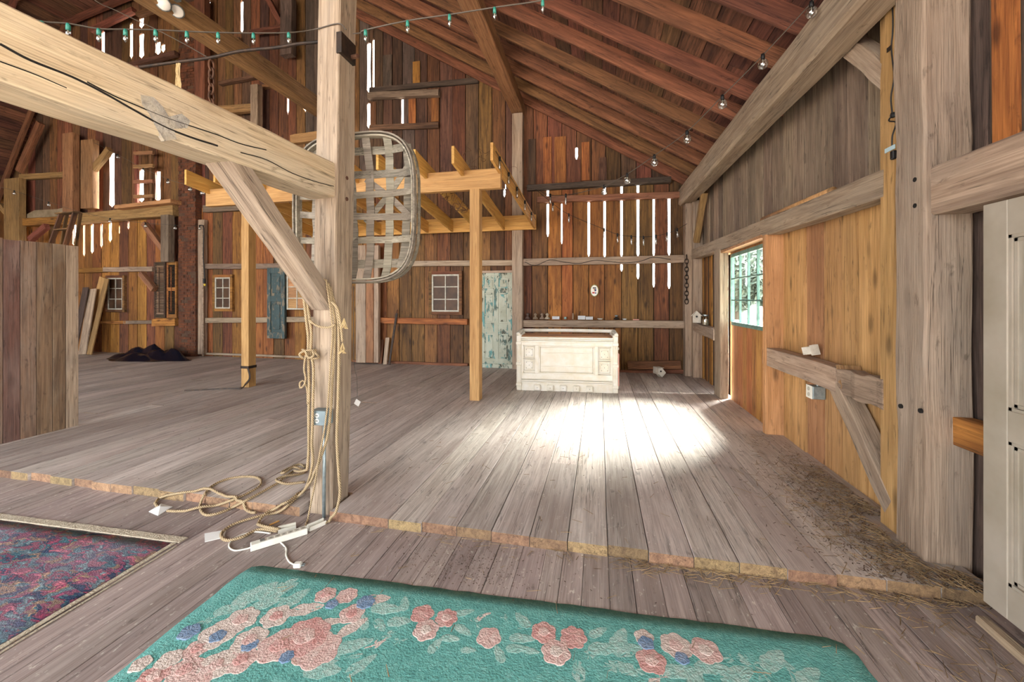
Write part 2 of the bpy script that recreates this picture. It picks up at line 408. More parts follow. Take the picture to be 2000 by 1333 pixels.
# ------------------------------------------------------------------ floor
fl = MB()
fl.box(-18.3, 2.35, 2.3, 8.9, -.30, -.075); fl.box(-18.3, 2.35, -4.2, 2.3, -.30, -.125)
FLOOR = structure('floor', fl, 'seam')
s = seams(-18.2, 1.98, .2, .27)
s = [x for x in s if x < -2.2] + [-2.10, -1.86] + [onz(px, py, 0).x for px, py in ((753, 1020), (819, 1027), (889, 1034), (958, 1042), (1034, 1050), (1108, 1057), (1187, 1066), (1267, 1076), (1354, 1085), (1442, 1095), (1534, 1106), (1630, 1118))] + [1.5, 1.74, 2.0]
for i in range(len(s) - 1):
    a, b_ = s[i] + R.uniform(.001, .003), s[i + 1] - R.uniform(.001, .004)
    xm = (a + b_) / 2; y0 = STEP(xm) + R.uniform(-.012, .012)
    if -2.15 < xm < -1.8: y0 = 2.72
    cuts = [y0, 8.5]
    if R.random() < .35: cuts = [y0, R.uniform(3.8, 7.2), 8.5]
    if 0 < i - [k for k in range(len(s)) if s[k] > -1.9][0] == 5: cuts = [y0, 3.62, 8.5]
    for k in range(len(cuts) - 1):
        dz = R.uniform(-.003, .003)
        timber('floor_plank', (xm, cuts[k], -.033 + dz), (xm, cuts[k + 1] - .003, -.033 + dz), b_ - a, .066, 'floor', FLOOR, ch=.003, endmat='endgrain')
s = seams(-9.0, 2.3, .11, .165)
for i in range(len(s) - 1):
    a, b_ = s[i] + .0008, s[i + 1] - R.uniform(.0008, .003); xm = (a + b_) / 2
    c = R.uniform(-2, 1.5); dz = R.uniform(-.002, .002)
    for y0, y1 in ((-4.1, c), (c + .002, 2.62)):
        timber('floor_plank', (xm, y0, -.09 + dz), (xm, y1, -.09 + dz), b_ - a, .05, 'lowfloor', FLOOR, ch=.002)
# ------------------------------------------------------------------ back wall
SL = {}   # daylight slits: pixel column -> pixel row ranges, half width
def slit(px, *rng, w=.016): SL.setdefault(px, []).extend((r[0], r[1], w) for r in rng)
slit(1070, (370, 390), (397, 462)); slit(1097, (397, 476), w=.011); slit(1150, (394, 501), w=.017); slit(1181, (364, 382), (392, 504))
slit(1214, (360, 381), (390, 502), (516, 530), w=.018); slit(1246, (360, 379), (387, 501), (515, 545), w=.02)
slit(1277, (387, 500), (514, 561), w=.013); slit(1307, (385, 499), (512, 564), w=.018); slit(985, (352, 384), w=.018)
lower_sl = dict(SL); SL.clear()
slit(51, (444, 470), w=.02); slit(145, (437, 480), w=.034); slit(164, (437, 500), w=.018); slit(180, (437, 495), w=.026)
slit(198, (437, 483), w=.018); slit(215, (434, 472), w=.022); slit(233, (440, 458), w=.012); slit(251, (432, 448), w=.018)
low_left = dict(SL); SL.clear()
slit(218, (298, 404), w=.045); slit(276, (0, 9), (33, 54), (64, 113), (330, 395), w=.04); slit(308, (80, 106), (334, 393), w=.04); slit(201, (60, 113), w=.03)
slit(256, (44, 113), w=.022); slit(318, (85, 101), w=.03); slit(400, (106, 175), w=.025); slit(472, (0, 63), w=.025); slit(408, (0, 9), w=.03)
slit(596, (198, 216), w=.045); slit(562, (177, 221), w=.018); slit(720, (82, 180), (200, 250), w=.045); slit(729, (75, 175), w=.02); slit(786, (192, 246), w=.022)
slit(1126, (287, 311), w=.022)
up_sl = dict(SL)
def notch_map(d):
    out = {}
    for px, rs in d.items():
        u = ony(px, 400, YB).x
        out[u] = [(ony(px, r[1], YB).z, ony(px, r[0], YB).z, r[2] * (1.9 if px < 330 else 1.3 if px < 650 else 1)) for r in rs]
    return out
sheath = []           # (u, za, zb, half) openings in the outer sheathing
back_boards = []
def wall_run(ss, nm, z0, ztop, pick, th=.025, dy=0.0):
    for i in range(len(ss) - 1):
        g_ = R.uniform(.005, .011)
        nl = next((v for k, v in nm.items() if abs(k - ss[i]) < 1e-6), ()); nr = next((v for k, v in nm.items() if abs(k - ss[i + 1]) < 1e-6), ())
        back_boards.append((outline(ss[i] + g_, ss[i + 1] - g_, z0, ztop, nl, nr), th + R.uniform(0, .006), YB + dy + R.uniform(-.008, .006), pick((ss[i] + ss[i + 1]) / 2)))
    for k, v in nm.items():
        for za, zb, d in v: sheath.append((k, max(za, z0), zb, d + .02))
def merge(a, b_, nm, lo, hi):
    """random seams between a and b_ that include the slit seams"""
    ks = sorted(k for k in nm if a + .05 < k < b_ - .05); s_ = []; pts = [a] + ks + [b_]
    for p, q in zip(pts, pts[1:]):
        n = max(1, round((q - p) / R.uniform(lo, hi))); s_ += [p + (q - p) * j / n for j in range(n)]
    return s_ + [b_]
nmA = notch_map(lower_sl)
ssA = sorted(set([ony(x, 500, YB).x for x in (1018, 1039, 1119, 1342)] + [k for k in nmA if k > -1.4]))
wall_run(ssA, nmA, -.02, 3.93, lambda u: ('brown' if u > .75 else R.choice(['orange', 'orange', 'brown'])))
ssB = merge(-9.95, ssA[0], nmA, .24, .32)
wall_run(ssB, {k: v for k, v in nmA.items() if k < -1.4}, -.02, 3.93, lambda u: R.choice(['orange', 'orange', 'brown']) if u < -4.5 else R.choice(['orange', 'brown', 'brown']))
nmC = notch_map(low_left)
ssC = merge(-17.7, -9.95, nmC, .25, .33)
wall_run(ssC, nmC, -.02, 3.93, lambda u: R.choice(['orange', 'orange', 'orange', 'brown']))
nmU = notch_map(up_sl)
ssU = merge(-17.7, 1.95, nmU, .22, .31)
def up_pick(u):
    if u > -1.75: return R.choice(['brown', 'rafter', 'dark'])
    if u > -7: return R.choice(['dark', 'dark', 'brown', 'dim'])
    return R.choice(['dark', 'brown', 'rafter', 'brown'])
wall_run(ssU, nmU, 3.94, lambda u: min(zlow(u) + .22, 10.9), up_pick, dy=.006)
sh = MB()            # outer sheathing with the open slits left out
us = sorted(set([-17.8, 2.2] + [k - d for k, a, b_, d in sheath] + [k + d for k, a, b_, d in sheath]))
for p, q in zip(us, us[1:]):
    op = sorted((za, zb) for k, za, zb, d in sheath if k - d - 1e-6 <= p and q <= k + d + 1e-6)
    z = -.3
    for za, zb in op + [(11.2, 11.2)]:
        if za > z + .001: sh.box(p, q, YB + .045, YB + .06, z, za)
        z = max(z, zb)
WB = structure('wall_back', sh, 'sheath')
for o_, th, y_, mt in back_boards: vboard('wall_plank', o_, th, 'y', y_, mt, WB)
for px0, px1, y0, y1, mt in ((1061, 1077, 267, 360, 'orange'), (1083, 1105, 266, 358, 'orange'), (1136, 1151, 277, 353, 'orange'), (1120, 1134, 311, 356, 'rafter'), (1170, 1185, 307, 353, 'dark'),
                             (1032, 1046, 271, 362, 'dark'), (806, 820, 119, 165, 'orange'), (748, 765, 106, 178, 'dim'), (798, 812, 192, 242, 'orange'), (842, 857, 188, 238, 'orange'), (723, 734, 198, 250, 'rafter')):
    a, b_ = ony(px0, y1, YB - .03), ony(px1, y0, YB - .03)
    vboard('patch_board', [(a.x, a.z), (b_.x, a.z), (b_.x, b_.z), (a.x, b_.z)], .02, 'y', YB - .032, mt, WB)
def wallbar(name, x0, y0, x1, y1, h, mat, Y=8.385, d=.12, parent=None, hew=.004):
    """timber on the back wall between two pixels (its centre line)"""
    timber(name, ony(x0, y0, Y), ony(x1, y1, Y), d, h, mat, parent or WB, UP if abs(y1 - y0) < abs(x1 - x0) else Vector((1, 0, 0)), hew, 6)
wallbar('girt', 1022, 632, 1336, 634, .145, 'grey'); wallbar('girt', 1022, 513, 1336, 506, .15, 'grey')
wallbar('girt', 1050, 391, 1336, 381, .12, 'purlin'); wallbar('girt', 1030, 368, 1310, 352, .12, 'dim')
wallbar('girt', 736, 516, 1002, 514, .12, 'grey'); wallbar('girt', 738, 626, 914, 629, .13, 'orange'); wallbar('girt', 405, 521, 700, 519, .13, 'slate'); wallbar('girt', 405, 626, 620, 624, .13, 'slate')
wallbar('girt', 150, 529, 206, 528, .13, 'orange'); wallbar('girt', 206, 527, 302, 526, .13, 'slate'); wallbar('girt', 190, 630, 250, 630, .08, 'orange'); wallbar('girt', 246, 630, 302, 629, .09, 'slate'); wallbar('girt', 302, 630, 347, 629, .2, 'orange', Y=8.36, d=.15)
wallbar('girt', 720, 188, 858, 182, .14, 'slate', Y=8.36); wallbar('girt', 722, 177, 935, 157, .12, 'dim', Y=8.41, d=.06); wallbar('girt', 722, 250, 857, 245, .13, 'dark', d=.06)
timber('girt', ony(20, 436, 8.3), ony(161, 431, 8.3), .2, .22, 'orange', WB, UP, .006, 5)
timber('girt', ony(160, 428, 8.3), ony(346, 412, 8.3), .22, .27, 'purlin', WB, UP, .006, 5)
timber('ledge_plank', ony(236, 407, 8.15), ony(345, 395, 8.15), .3, .1, 'gold', WB)
wallbar('girt', 42, 347, 130, 342, .16, 'purlin'); wallbar('girt', 400, 409, 470, 405, .18, 'slate'); wallbar('girt', 150, 350, 166, 350, .06, 'purlin')
wallbar('girt', 420, 217, 495, 212, .2, 'purlin', Y=8.25); wallbar('girt', 570, 274, 625, 266, .22, 'gold'); wallbar('girt', 430, 164, 506, 150, .08, 'dark'); wallbar('girt', 515, 170, 542, 168, .08, 'rafter')
wallbar('girt', 270, 30, 325, 12, .1, 'rafter', Y=8.1); wallbar('girt', 180, 60, 262, 20, .14, 'rafter', Y=8.2); wallbar('girt', 230, 135, 345, 105, .12, 'dark', Y=8.2); wallbar('girt', 490, 64, 552, 54, .08, 'rafter', Y=8.2)
wallbar('girt', 405, 82, 470, 80, .14, 'dark'); wallbar('sill_board', 1056, 728, 1336, 726, .08, 'rafter', d=.05, Y=8.42); wallbar('sill_board', 1226, 714, 1330, 713, .17, 'rafter', Y=8.36, d=.04)
wallbar('sill_board', 690, 706, 914, 713, .06, 'rafter', Y=8.41, d=.06); wallbar('sill_board', 400, 691, 600, 698, .05, 'grey', Y=8.41, d=.06)
def wallpost(px0, px1, y0, y1, mat, Y=8.37, d=.16, name='post'):
    a = ony((px0 + px1) / 2, y1, Y); b_ = ony((px0 + px1) / 2, y0, Y); wd = abs(ony(px1, y0, Y).x - ony(px0, y0, Y).x)
    a.z = max(a.z, 0) if a.z < .12 else a.z
    timber(name, a, Vector((a.x, a.y, b_.z)), d, wd, mat, WB, Vector((1, 0, 0)), .004, 6)
wallpost(1002, 1022, 225, 722, 'grey', d=.2); wallpost(1336, 1357, 375, 734, 'grey', Y=8.34, d=.2)
wallpost(129, 149, 262, 425, 'purlin', Y=8.2); wallpost(164, 187, 275, 408, 'purlin', Y=8.2); wallpost(320, 335, 421, 512, 'slate', Y=8.2)
wallpost(15, 44, 350, 690, 'purlin', Y=8.2); wallpost(494, 508, 168, 250, 'slate', Y=8.2); wallpost(552, 574, 0, 110, 'dim', Y=8.2); wallpost(390, 402, 430, 692, 'slate', Y=8.38, d=.1)
wallpost(697, 716, 480, 708, 'grey', Y=8.2, d=.1); wallpost(717, 731, 480, 708, 'purlin', Y=8.22, d=.1); wallpost(732, 741, 480, 708, 'grey', Y=8.25, d=.1); wallpost(385, 405, 0, 250, 'rafter', Y=8.2)
wallbar('brace', 282, 437, 322, 490, .14, 'purlin', Y=8.2); wallbar('brace', 276, 534, 302, 566, .14, 'purlin', Y=8.2); wallbar('brace', 183, 332, 215, 292, .16, 'purlin', Y=8.2)
wallbar('brace', 60, 468, 92, 442, .16, 'rafter', Y=8.1); wallbar('brace', 525, 0, 552, 50, .12, 'rafter', Y=8.2); wallbar('brace', 38, 335, 80, 240, .18, 'rafter', Y=8.2); wallbar('brace', 0, 400, 16, 418, .14, 'purlin', Y=8.2)
# ------------------------------------------------------------------ right wall
SLX = -.018
XF = lambda Y: 1.85 + SLX * (Y - 3.1)       # face of posts and rails
rw = MB()
for y0, y1, z0, z1 in ((-4.2, -3.5, -.3, 3.72), (-3.5, .1, 3.0, 3.72), (.1, 5.05, -.3, 3.72), (6.86, 8.6, -.3, 3.72), (5.05, 6.86, 2.2, 3.72)):
    rw.add([(XF(y0) + .27, y0, z0), (XF(y1) + .27, y1, z0), (XF(y1) + .27, y1, z1), (XF(y0) + .27, y0, z1), (XF(y0) + .3, y0, z0), (XF(y1) + .3, y1, z0), (XF(y1) + .3, y1, z1), (XF(y0) + .3, y0, z1)],
           [(0, 3, 2, 1), (4, 5, 6, 7), (0, 1, 5, 4), (1, 2, 6, 5), (2, 3, 7, 6), (3, 0, 4, 7)])
WR = structure('wall_right', rw, 'sheath')
XB = XF(0) + .16 - 0.0
ydoor0, ydoor1 = 5.0, 6.72
s = sorted([onx(x, 600, 1.98).y for x in (1527, 1549, 1574.5, 1606, 1642, 1673.5)] + [3.0, ydoor0 - .12])
def rboard(y0, y1, z0, z1, mat, off=.0):
    if mat == 'slate': y0 += .004; y1 -= .004
    vboard('wall_plank', [(y0 + .005, z0), (y1 - .005, z0), (y1 - .005, z1), (y0 + .005, z1)], .025, 'x', XB + off + R.uniform(-.007, .007), mat, WR, SLX)
for a, b_ in zip(s, s[1:]): rboard(a, b_, -.02, 2.32, 'gold')
s = seams(6.84, 8.42, .1, .16)
for i, (a, b_) in enumerate(zip(s, s[1:])): rboard(a, b_, -.02, 2.35, 'orange' if i % 2 else 'dim', .0 if i % 2 else .02)
s = seams(2.98, 8.42, .17, .27)
for a, b_ in zip(s, s[1:]): rboard(a, b_, 2.33, 3.75, 'slate', .012)
s = seams(-4.0, 2.98, .2, .29)
for i, (a, b_) in enumerate(zip(s, s[1:])): rboard(a, b_, 3.0 if -3.6 < a and b_ < .25 else -.1, 3.70, 'dim' if i % 4 else 'dark', .05)
a = onx(1930, 150, 1.99); rboard(a.y - .08, a.y + .05, 2.2, 3.68, 'orange', .03)
def rbar(name, y0, z0, y1, z1, w, h, mat, X=None, parent=None, hew=.004, up=UP):
    xa = (XF(y0) if X is None else X) + w / 2; xb = (XF(y1) if X is None else X) + w / 2
    return timber(name, (xa, y0, z0), (xb, y1, z1), w, h, mat, parent or WR, up, hew, 7)
rbar('upper_rail', 3.1, 2.275, 8.3, 2.375, .14, .19, 'grey')
rbar('lower_rail', 3.62, .855, 5.0, .865, .13, .2, 'grey'); rbar('lower_rail', 3.1, .86, 3.6, .855, .1, .2, 'slate', hew=.008); rbar('rail_splice', 3.57, .80, 3.6, .98, .15, .05, 'purlin')
rbar('lower_rail', 6.85, .93, 8.3, .98, .13, .17, 'grey'); rbar('lower_rail', 1.7, .76, 2.72, .76, .1, .16, 'orange', X=1.945)
YF = Vector((0, 1, 0))
rbar('wall_post', 8.22, 0, 8.22, 3.4, .2, .2, 'grey', up=YF); rbar('brace', 8.1, 2.6, 7.55, 3.4, .1, .1, 'purlin')
rbar('brace', 3.66, .80, 3.05, .12, .13, .13, 'grey'); rbar('brace', 3.66, 3.62, 3.0, 2.86, .12, .13, 'grey'); rbar('brace', 2.3, 1.1, 1.9, 1.55, .1, .14, 'dim', X=1.93)
rbar('sister_board', 3.05, 0, 3.05, 3.40, .05, .17, 'gold', up=YF, hew=.001)
pl = Vector((1.72, 0, 3.5))
PLATE = timber('wall_plate', (1.78, -4.0, 3.52), (1.68, 8.45, 3.54), .26, .34, 'grey', None, UP, .008, 16, ch=.03)
tag(PLATE, 'long pale hewn plate beam under the rafter feet above the grey wall boards', 'beam')
# door with its green window
DR = MB(); xd = XF(6) + .14
DR.box(xd, xd + .03, ydoor0 + .02, ydoor0 + .06, .02, 2.2); DR.box(xd + .026, xd + .05, ydoor0 + .02, 6.5, .15, .3); DR.box(xd + .026, xd + .05, ydoor0 + .02, 6.5, .95, 1.1)
DOOR = structure('door_1', DR, 'doorwood')
wy0, wy1, wz0, wz1 = 5.16, 6.44, 1.17, 2.12
s = seams(ydoor0 + .06, 6.52, .13, .19)
for a, b_ in zip(s, s[1:]):
    vboard('door_plank', [(a + .002, -.06), (b_ - .002, -.06), (b_ - .002, wz0 - .03 if a < wy1 else 2.2), (a + .002, wz0 - .03 if a < wy1 else 2.2)], .025, 'x', xd, 'doorwood', DOOR)
vboard('door_plank', [(wy1 + .02, wz0 - .03), (6.52, wz0 - .03), (6.52, 2.2), (wy1 + .02, 2.2)], .026, 'x', xd - .001, 'doorwood', DOOR)
vboard('door_plank', [(ydoor0, wz1 + .02), (wy1 + .02, wz1 + .02), (wy1 + .02, 2.22), (ydoor0, 2.22)], .026, 'x', xd - .001, 'doorwood', DOOR)
WIN = MB().box(xd - .02, xd + .03, wy0, wy1, wz0 - .05, wz0).box(xd - .02, xd + .03, wy0, wy1, wz1, wz1 + .05).box(xd - .02, xd + .03, wy0 - .04, wy0, wz0, wz1).box(xd - .02, xd + .03, wy1, wy1 + .03, wz0, wz1).build('window_sash', 'green', DOOR)
nc, nr = 4, 3
for i in range(1, nc):
    y = wy0 + (wy1 - wy0) * i / nc; MB().box(xd - .008, xd + .02, y - .009, y + .009, wz0, wz1).build('muntin', 'green', WIN)
for j in range(1, nr):
    z = wz0 + (wz1 - wz0) * j / nr; MB().box(xd - .01, xd + .02, wy0, wy1, z - .009, z + .009).build('muntin', 'green', WIN)
for i in range(nc):
    for j in range(nr):
        ya, za = wy0 + (wy1 - wy0) * i / nc, wz0 + (wz1 - wz0) * j / nr
        MB().box(xd + .006, xd + .01, ya + .009, ya + (wy1 - wy0) / nc - .009, za + .009, za + (wz1 - wz0) / nr - .009).build('pane', 'pane', WIN)
t1 = timber('trim_1', (XF(5) + .085, 4.925, 0), (XF(5) + .085, 4.925, 2.22), .19, .08, 'gold', None, YF); t1['kind'] = 'structure'
t2 = timber('trim_2', (XF(6.65) + .06, 6.65, 0), (XF(6.65) + .06, 6.65, 2.27), .12, .3, 'grey', None, YF, .003, 4); t2['kind'] = 'structure'
TR = MB(); TR.box(XF(6) + .0, XF(6) + .2, ydoor0, 6.8, 2.2, 2.235)
structure('trim_3', TR, 'gold')
# ------------------------------------------------------------------ left and front walls (front: big open doorway and an opening added for light)
lw = MB(); lw.box(-17.9, -17.85, -4.2, 8.6, -.3, 6.0); WL = structure('wall_left', lw, 'sheath')
s = seams(-4.1, 8.45, .26, .34)
for a, b_ in zip(s, s[1:]): vboard('wall_plank', [(a + .004, -.02), (b_ - .004, -.02), (b_ - .004, 5.2), (a + .004, 5.2)], .03, 'x', -17.83, R.choice(['orange', 'brown']), WL)
fw = MB()
for x0, x1, z0, z1 in ((-17.9, -15.5, -.3, 5.2), (-10.5, -9.0, -.3, 5.2), (-1.0, 2.2, -.3, 5.2), (-17.9, 2.2, 5.2, 6.0)): fw.box(x0, x1, -4.16, -4.1, z0, z1)
fw.prism([(-17.9, 6.0), (2.2, 6.0), (-9, 10.7), (-15, 9.6)], .05, Matrix.Translation((0, -4.16, 0)))
structure('wall_front', fw, 'dark')
# ------------------------------------------------------------------ roof
ro = MB(); e = .25
prof = [(2.6, zlow(2.6)), (-9, zlow(-8.999)), (-15, zlow(-14.99)), (-18.2, zlow(-18.2))]
for (xa, za), (xb, zb) in zip(prof, prof[1:]): ro.add([(xa, -4.4, za + e), (xa, 8.7, za + e), (xb, 8.7, zb + e), (xb, -4.4, zb + e), (xa, -4.4, za + e + .03), (xa, 8.7, za + e + .03), (xb, 8.7, zb + e + .03), (xb, -4.4, zb + e + .03)], [(0, 1, 2, 3), (7, 6, 5, 4), (0, 4, 5, 1), (1, 5, 6, 2), (2, 6, 7, 3), (3, 7, 4, 0)])
CE = structure('ceiling', ro, 'sheath')
sl = math.atan(.61); u = 0
nrm = Vector((math.sin(sl), 0, math.cos(sl))); dn = Vector((-math.cos(sl), 0, math.sin(sl)))
foot = Vector((2.4, 0, zlow(2.4) + .205))
while u < 13.0:
    wd = R.uniform(.2, .32); c = foot + dn * (u + wd / 2); cut = R.uniform(0, 5) if R.random() < .6 else None
    for y0, y1 in ((-4.3, 8.6),) if cut is None else ((-4.3, cut), (cut + .01, 8.6)):
        timber('deck_board', (c.x, y0, c.z), (c.x, y1, c.z), wd - R.uniform(.003, .012), .025, 'deck', CE, nrm, 0, 1, .003)
    u += wd
for k in range(22):
    Y = 8.36 - .575 * k + (R.uniform(-.05, .05) if k else 0)
    if Y < -4: break
    timber('rafter', (2.35, Y, zlow(2.35) + .095), (-9, Y + R.uniform(-.03, .03), zlow(-8.999) + .095), .052, .205, 'rafter', CE, nrm, .005, 8)
for (xa, za), (xb, zb) in zip(prof[1:], prof[2:]):
    d = Vector((xb - xa, 0, zb - za)); L = d.length; d.normalize(); nn = Vector((-d.z, 0, d.x)); nn = nn if nn.z > 0 else -nn; u = 0
    while u < L - .1:
        wd = R.uniform(.25, .34); c = Vector((xa, 0, za + .2)) + d * (u + wd / 2); u += wd
        timber('deck_board', (c.x, -4.3, c.z), (c.x, 8.6, c.z), wd - .01, .025, 'deck', CE, nn)
    for k in range(12): timber('rafter', (xa, 8.3 - k, za + .1), (xb, 8.3 - k, zb + .1), .09, .16, 'rafter', CE, nn, .004, 5)
# purlins that carry the rafters
P1 = timber('purlin_beam', (-1.76, -3.5, 5.63), (-1.72, 8.4, 5.66), .27, .27, 'purlin', None, UP, .006, 14, ch=.015)
tag(P1, 'square tan purlin beam that lands on the wall post behind the pergola', 'beam')
P2 = timber('purlin_beam', (-6.15, -3.5, 5.75), (-6.1, 8.4, 5.78), .28, .32, 'purlin', None, UP, .006, 14, ch=.015)
tag(P2, 'tan purlin beam with floodlights, running behind the string of green sockets', 'beam')
# ================================================================== TIMBER FRAME IN FRONT
CP = thing('timber_post', 'tall square grey post standing at the step with rope looped on it', 'post', (-1.97, 2.6, -.065))
pf = MB()
def leaning(z): return .07 * z / 3.7
def post_mesh(x0, x1, y0, y1, z0, z1, n=14):
    vs = []; fs = []
    for i in range(n + 1):
        z = z0 + (z1 - z0) * i / n; o = leaning(z); j = lambda: R.uniform(-.004, .004)
        for x, y in ((x0 + .008, y0), (x1 - .008, y0), (x1, y0 + .008), (x1, y1 - .008), (x1 - .008, y1), (x0 + .008, y1), (x0, y1 - .008), (x0, y0 + .008)):
            vs.append((z - z0, x + o + j(), y + j()))
    for i in range(n): fs += [(i * 8 + k, i * 8 + (k + 1) % 8, i * 8 + 8 + (k + 1) % 8, i * 8 + 8 + k) for k in range(8)]
    fs += [tuple(range(7, -1, -1)), tuple(n * 8 + k for k in range(8))]
    return MB().add(vs, fs)
VERT = lambda z0: Matrix(((0, 1, 0, 0), (0, 0, 1, 0), (1, 0, 0, z0), (0, 0, 0, 1)))
body = post_mesh(-2.07, -1.885, 2.5, 2.70, -.065, 5.49).build('shaft', 'post', CP, VERT(-.065))
for zz in (3.28,):
    p = ony(676, 78, 2.6)
    MB().box(-1.885 + leaning(3.4) - .02, -1.875 + leaning(3.4) + .012, 2.49, 2.66, 3.27, 3.42).build('iron_strap', 'iron', CP)
    MB().tube([(-1.83, 2.62, 3.31), (-1.74, 2.6, 3.30)], .016, 8).build('bolt', 'rust', CP)
for py in (348, 389): 
    q = onx(677, py, -1.84); MB().lathe([(.016, 0), (.014, .006), (0, .008)], q, 8, Matrix.Rotation(PI / 2, 4, 'Y')).build('bolt_head', 'rust', CP)
timber('splice_board', (-2.12, 2.72, 3.0), (-2.04, 2.72, 5.2), .03, .1, 'slate', CP, Vector((1, 0, 0)))
BM = thing('tie_beam', 'big pale hewn beam with long cracks, tenoned into the roped post', 'beam', (-1.97, 1.0, 2.2))
timber('beam_body', (-1.985, -2.5, 2.27), (-1.965, 2.50, 2.36), .215, .255, 'beam', BM, UP, .0045, 18, ch=.012)
def crack(pts, name='crack', r=.0035):
    P = []
    for x, y in pts:
        q = onx(x, y, -1.87); P.append(onx(x, y, -1.8775 + .004 * (q.y + 2.5) + .003))
    MB().tube(spline(P, 5), r * 1.3, 4).build(name, 'seam', BM)
crack([(0, 86), (60, 118), (140, 150), (200, 180), (260, 214), (320, 247), (372, 268), (425, 285)])
crack([(170, 160), (220, 186), (262, 204), (330, 232), (420, 262), (470, 281), (520, 293)], r=.0022)
crack([(470, 298), (520, 312), (570, 338), (620, 356), (652, 364)], r=.002)
crack([(0, 120), (70, 146), (130, 172)], r=.0018)
st_ = []
for x, y in ((275, 185), (300, 190), (318, 208), (330, 228), (355, 222), (372, 236), (366, 250), (340, 252), (345, 272), (322, 276), (308, 254), (292, 222), (278, 204)):
    q = onx(x, y, -1.87); st_.append(onx(x, y, -1.8775 + .004 * (q.y + 2.5) + .0045))
n_ = len(st_)
MB().add([tuple(v) for v in st_] + [(v.x - .02, v.y, v.z) for v in st_], [tuple(range(n_)), tuple(range(2 * n_ - 1, n_ - 1, -1))] + [(i, i + n_, (i + 1) % n_ + n_, (i + 1) % n_) for i in range(n_)]).build('grey_stain', wood('grey beam stain', 'b5b0a6', '8f8c86', 'c8b99c', .9, 0, .8, 0, .4, None, 0), BM)
BR = timber('knee_brace', (-1.965, 1.72, 2.27), (-1.965, 2.52, 1.46), .17, .1, 'post', None, UP, .003, 6)
tag(BR, 'diagonal grey knee brace between the pale beam and the roped post', 'brace')
RP = thing('timber_post', 'thick tan wall post with a black cord taped down it', 'post', (1.94, 2.83, -.065))
timber('shaft', (1.94, 2.825, -.065), (1.925, 2.825, 3.42), .23, .235, 'post', RP, Vector((0, 1, 0)), .005, 14, ch=.012)
for x, y in ((1761, 794), (1800, 803), (1790, 351), (1790, 402)):
    q = onx(x, y, 1.822); MB().lathe([(.014, 0), (.014, .01)], q, 8, Matrix.Rotation(-PI / 2, 4, 'Y')).build('peg_hole', 'seam', RP)
RB = timber('wall_beam', (1.94, -3.9, 2.12), (1.94, 2.71, 2.12), .2, .275, 'grey', None, UP, .006, 14, ch=.012)
tag(RB, 'rough brown wall beam above the white panelled door', 'beam')
# cord down the right post
CD = thing('extension_cord', 'black cord taped down the tan wall post, ending in a plug', 'cord', onx(1742, 300, 1.82))
MB().tube(spline([onx(x, y, 1.846) for x, y in ((1741, -30), (1744, 50), (1741, 95), (1746, 150), (1740, 190), (1742, 222), (1736, 236), (1750, 240), (1743, 265), (1742, 285))], 5), .004, 6).build('cable', 'cable', CD)
q = onx(1745, 302, 1.84); MB().box(q.x - .012, q.x + .012, q.y - .016, q.y + .016, q.z - .03, q.z + .025).build('plug', 'black', CD, bevel=.005)
q = onx(1738, 291, 1.845); MB().box(q.x - .002, q.x + .002, q.y - .045, q.y + .045, q.z - .014, q.z + .014).build('tape', plain('pale blue tape', 'b5cdd3', .5), CD)
q = onx(1737, 95, 1.845); MB().box(q.x - .002, q.x + .002, q.y - .022, q.y + .022, q.z - .014, q.z + .014).build('tape', 'iron', CD)
q = onx(1744, 225, 1.838); MB().lathe([(.012, -.015), (.016, 0), (.012, .015)], q, 8).build('bulb_socket', 'black', CD)
# ------------------------------------------------------------------ white panelled door by the right wall
WD = thing('panel_door', 'white panelled door hung below the rough wall beam', 'door', (1.79, 2.0, .05))
dx = 1.80; dy0, dy1, dz0, dz1 = 1.5, 2.33, .055, 1.95
st = .115
D = MB(); D.box(dx + .012, dx + .032, dy0, dy1, dz0, dz1); D.build('core', 'doorwhite', WD)
for y0, y1 in ((dy0, dy0 + st), (dy1 - st, dy1), (1.915 - .05, 1.915 + .05)): MB().box(dx - .005, dx + .045, y0, y1, dz0, dz1).build('stile', 'doorwhite', WD, bevel=.003)
for z0, z1 in ((dz0, .21), (.86, 1.0), (1.79, dz1)): MB().box(dx - .0045, dx + .0445, dy0 + st, dy1 - st, z0, z1).build('rail', 'doorwhite', WD, bevel=.003)
for y0, y1 in ((dy0 + st, 1.865), (1.965, dy1 - st)):
    for z0, z1 in ((.21, .86), (1.0, 1.79)):
        mo = MB()
        for a in (.0, .018): mo.box(dx + a * .35, dx + .02, y0 + a, y1 - a, z0 + a, z0 + a + .014).box(dx + a * .35, dx + .02, y0 + a, y1 - a, z1 - a - .014, z1 - a).box(dx + a * .35, dx + .02, y0 + a, y0 + a + .014, z0 + a, z1 - a).box(dx + a * .35, dx + .02, y1 - a - .014, y1 - a, z0 + a, z1 - a)
        mo.build('moulding', 'doorwhite', WD)
        MB().box(dx + .006, dx + .03, y0 + .05, y1 - .05, z0 + .05, z1 - .05).build('panel', 'doorwhite', WD, bevel=.006)
TH = timber('threshold_strip', (1.76, 1.3, -.045), (1.80, 2.34, -.045), .05, .04, 'slate'); tag(TH, 'narrow pale wooden strip on the floor under the white door', 'strip')
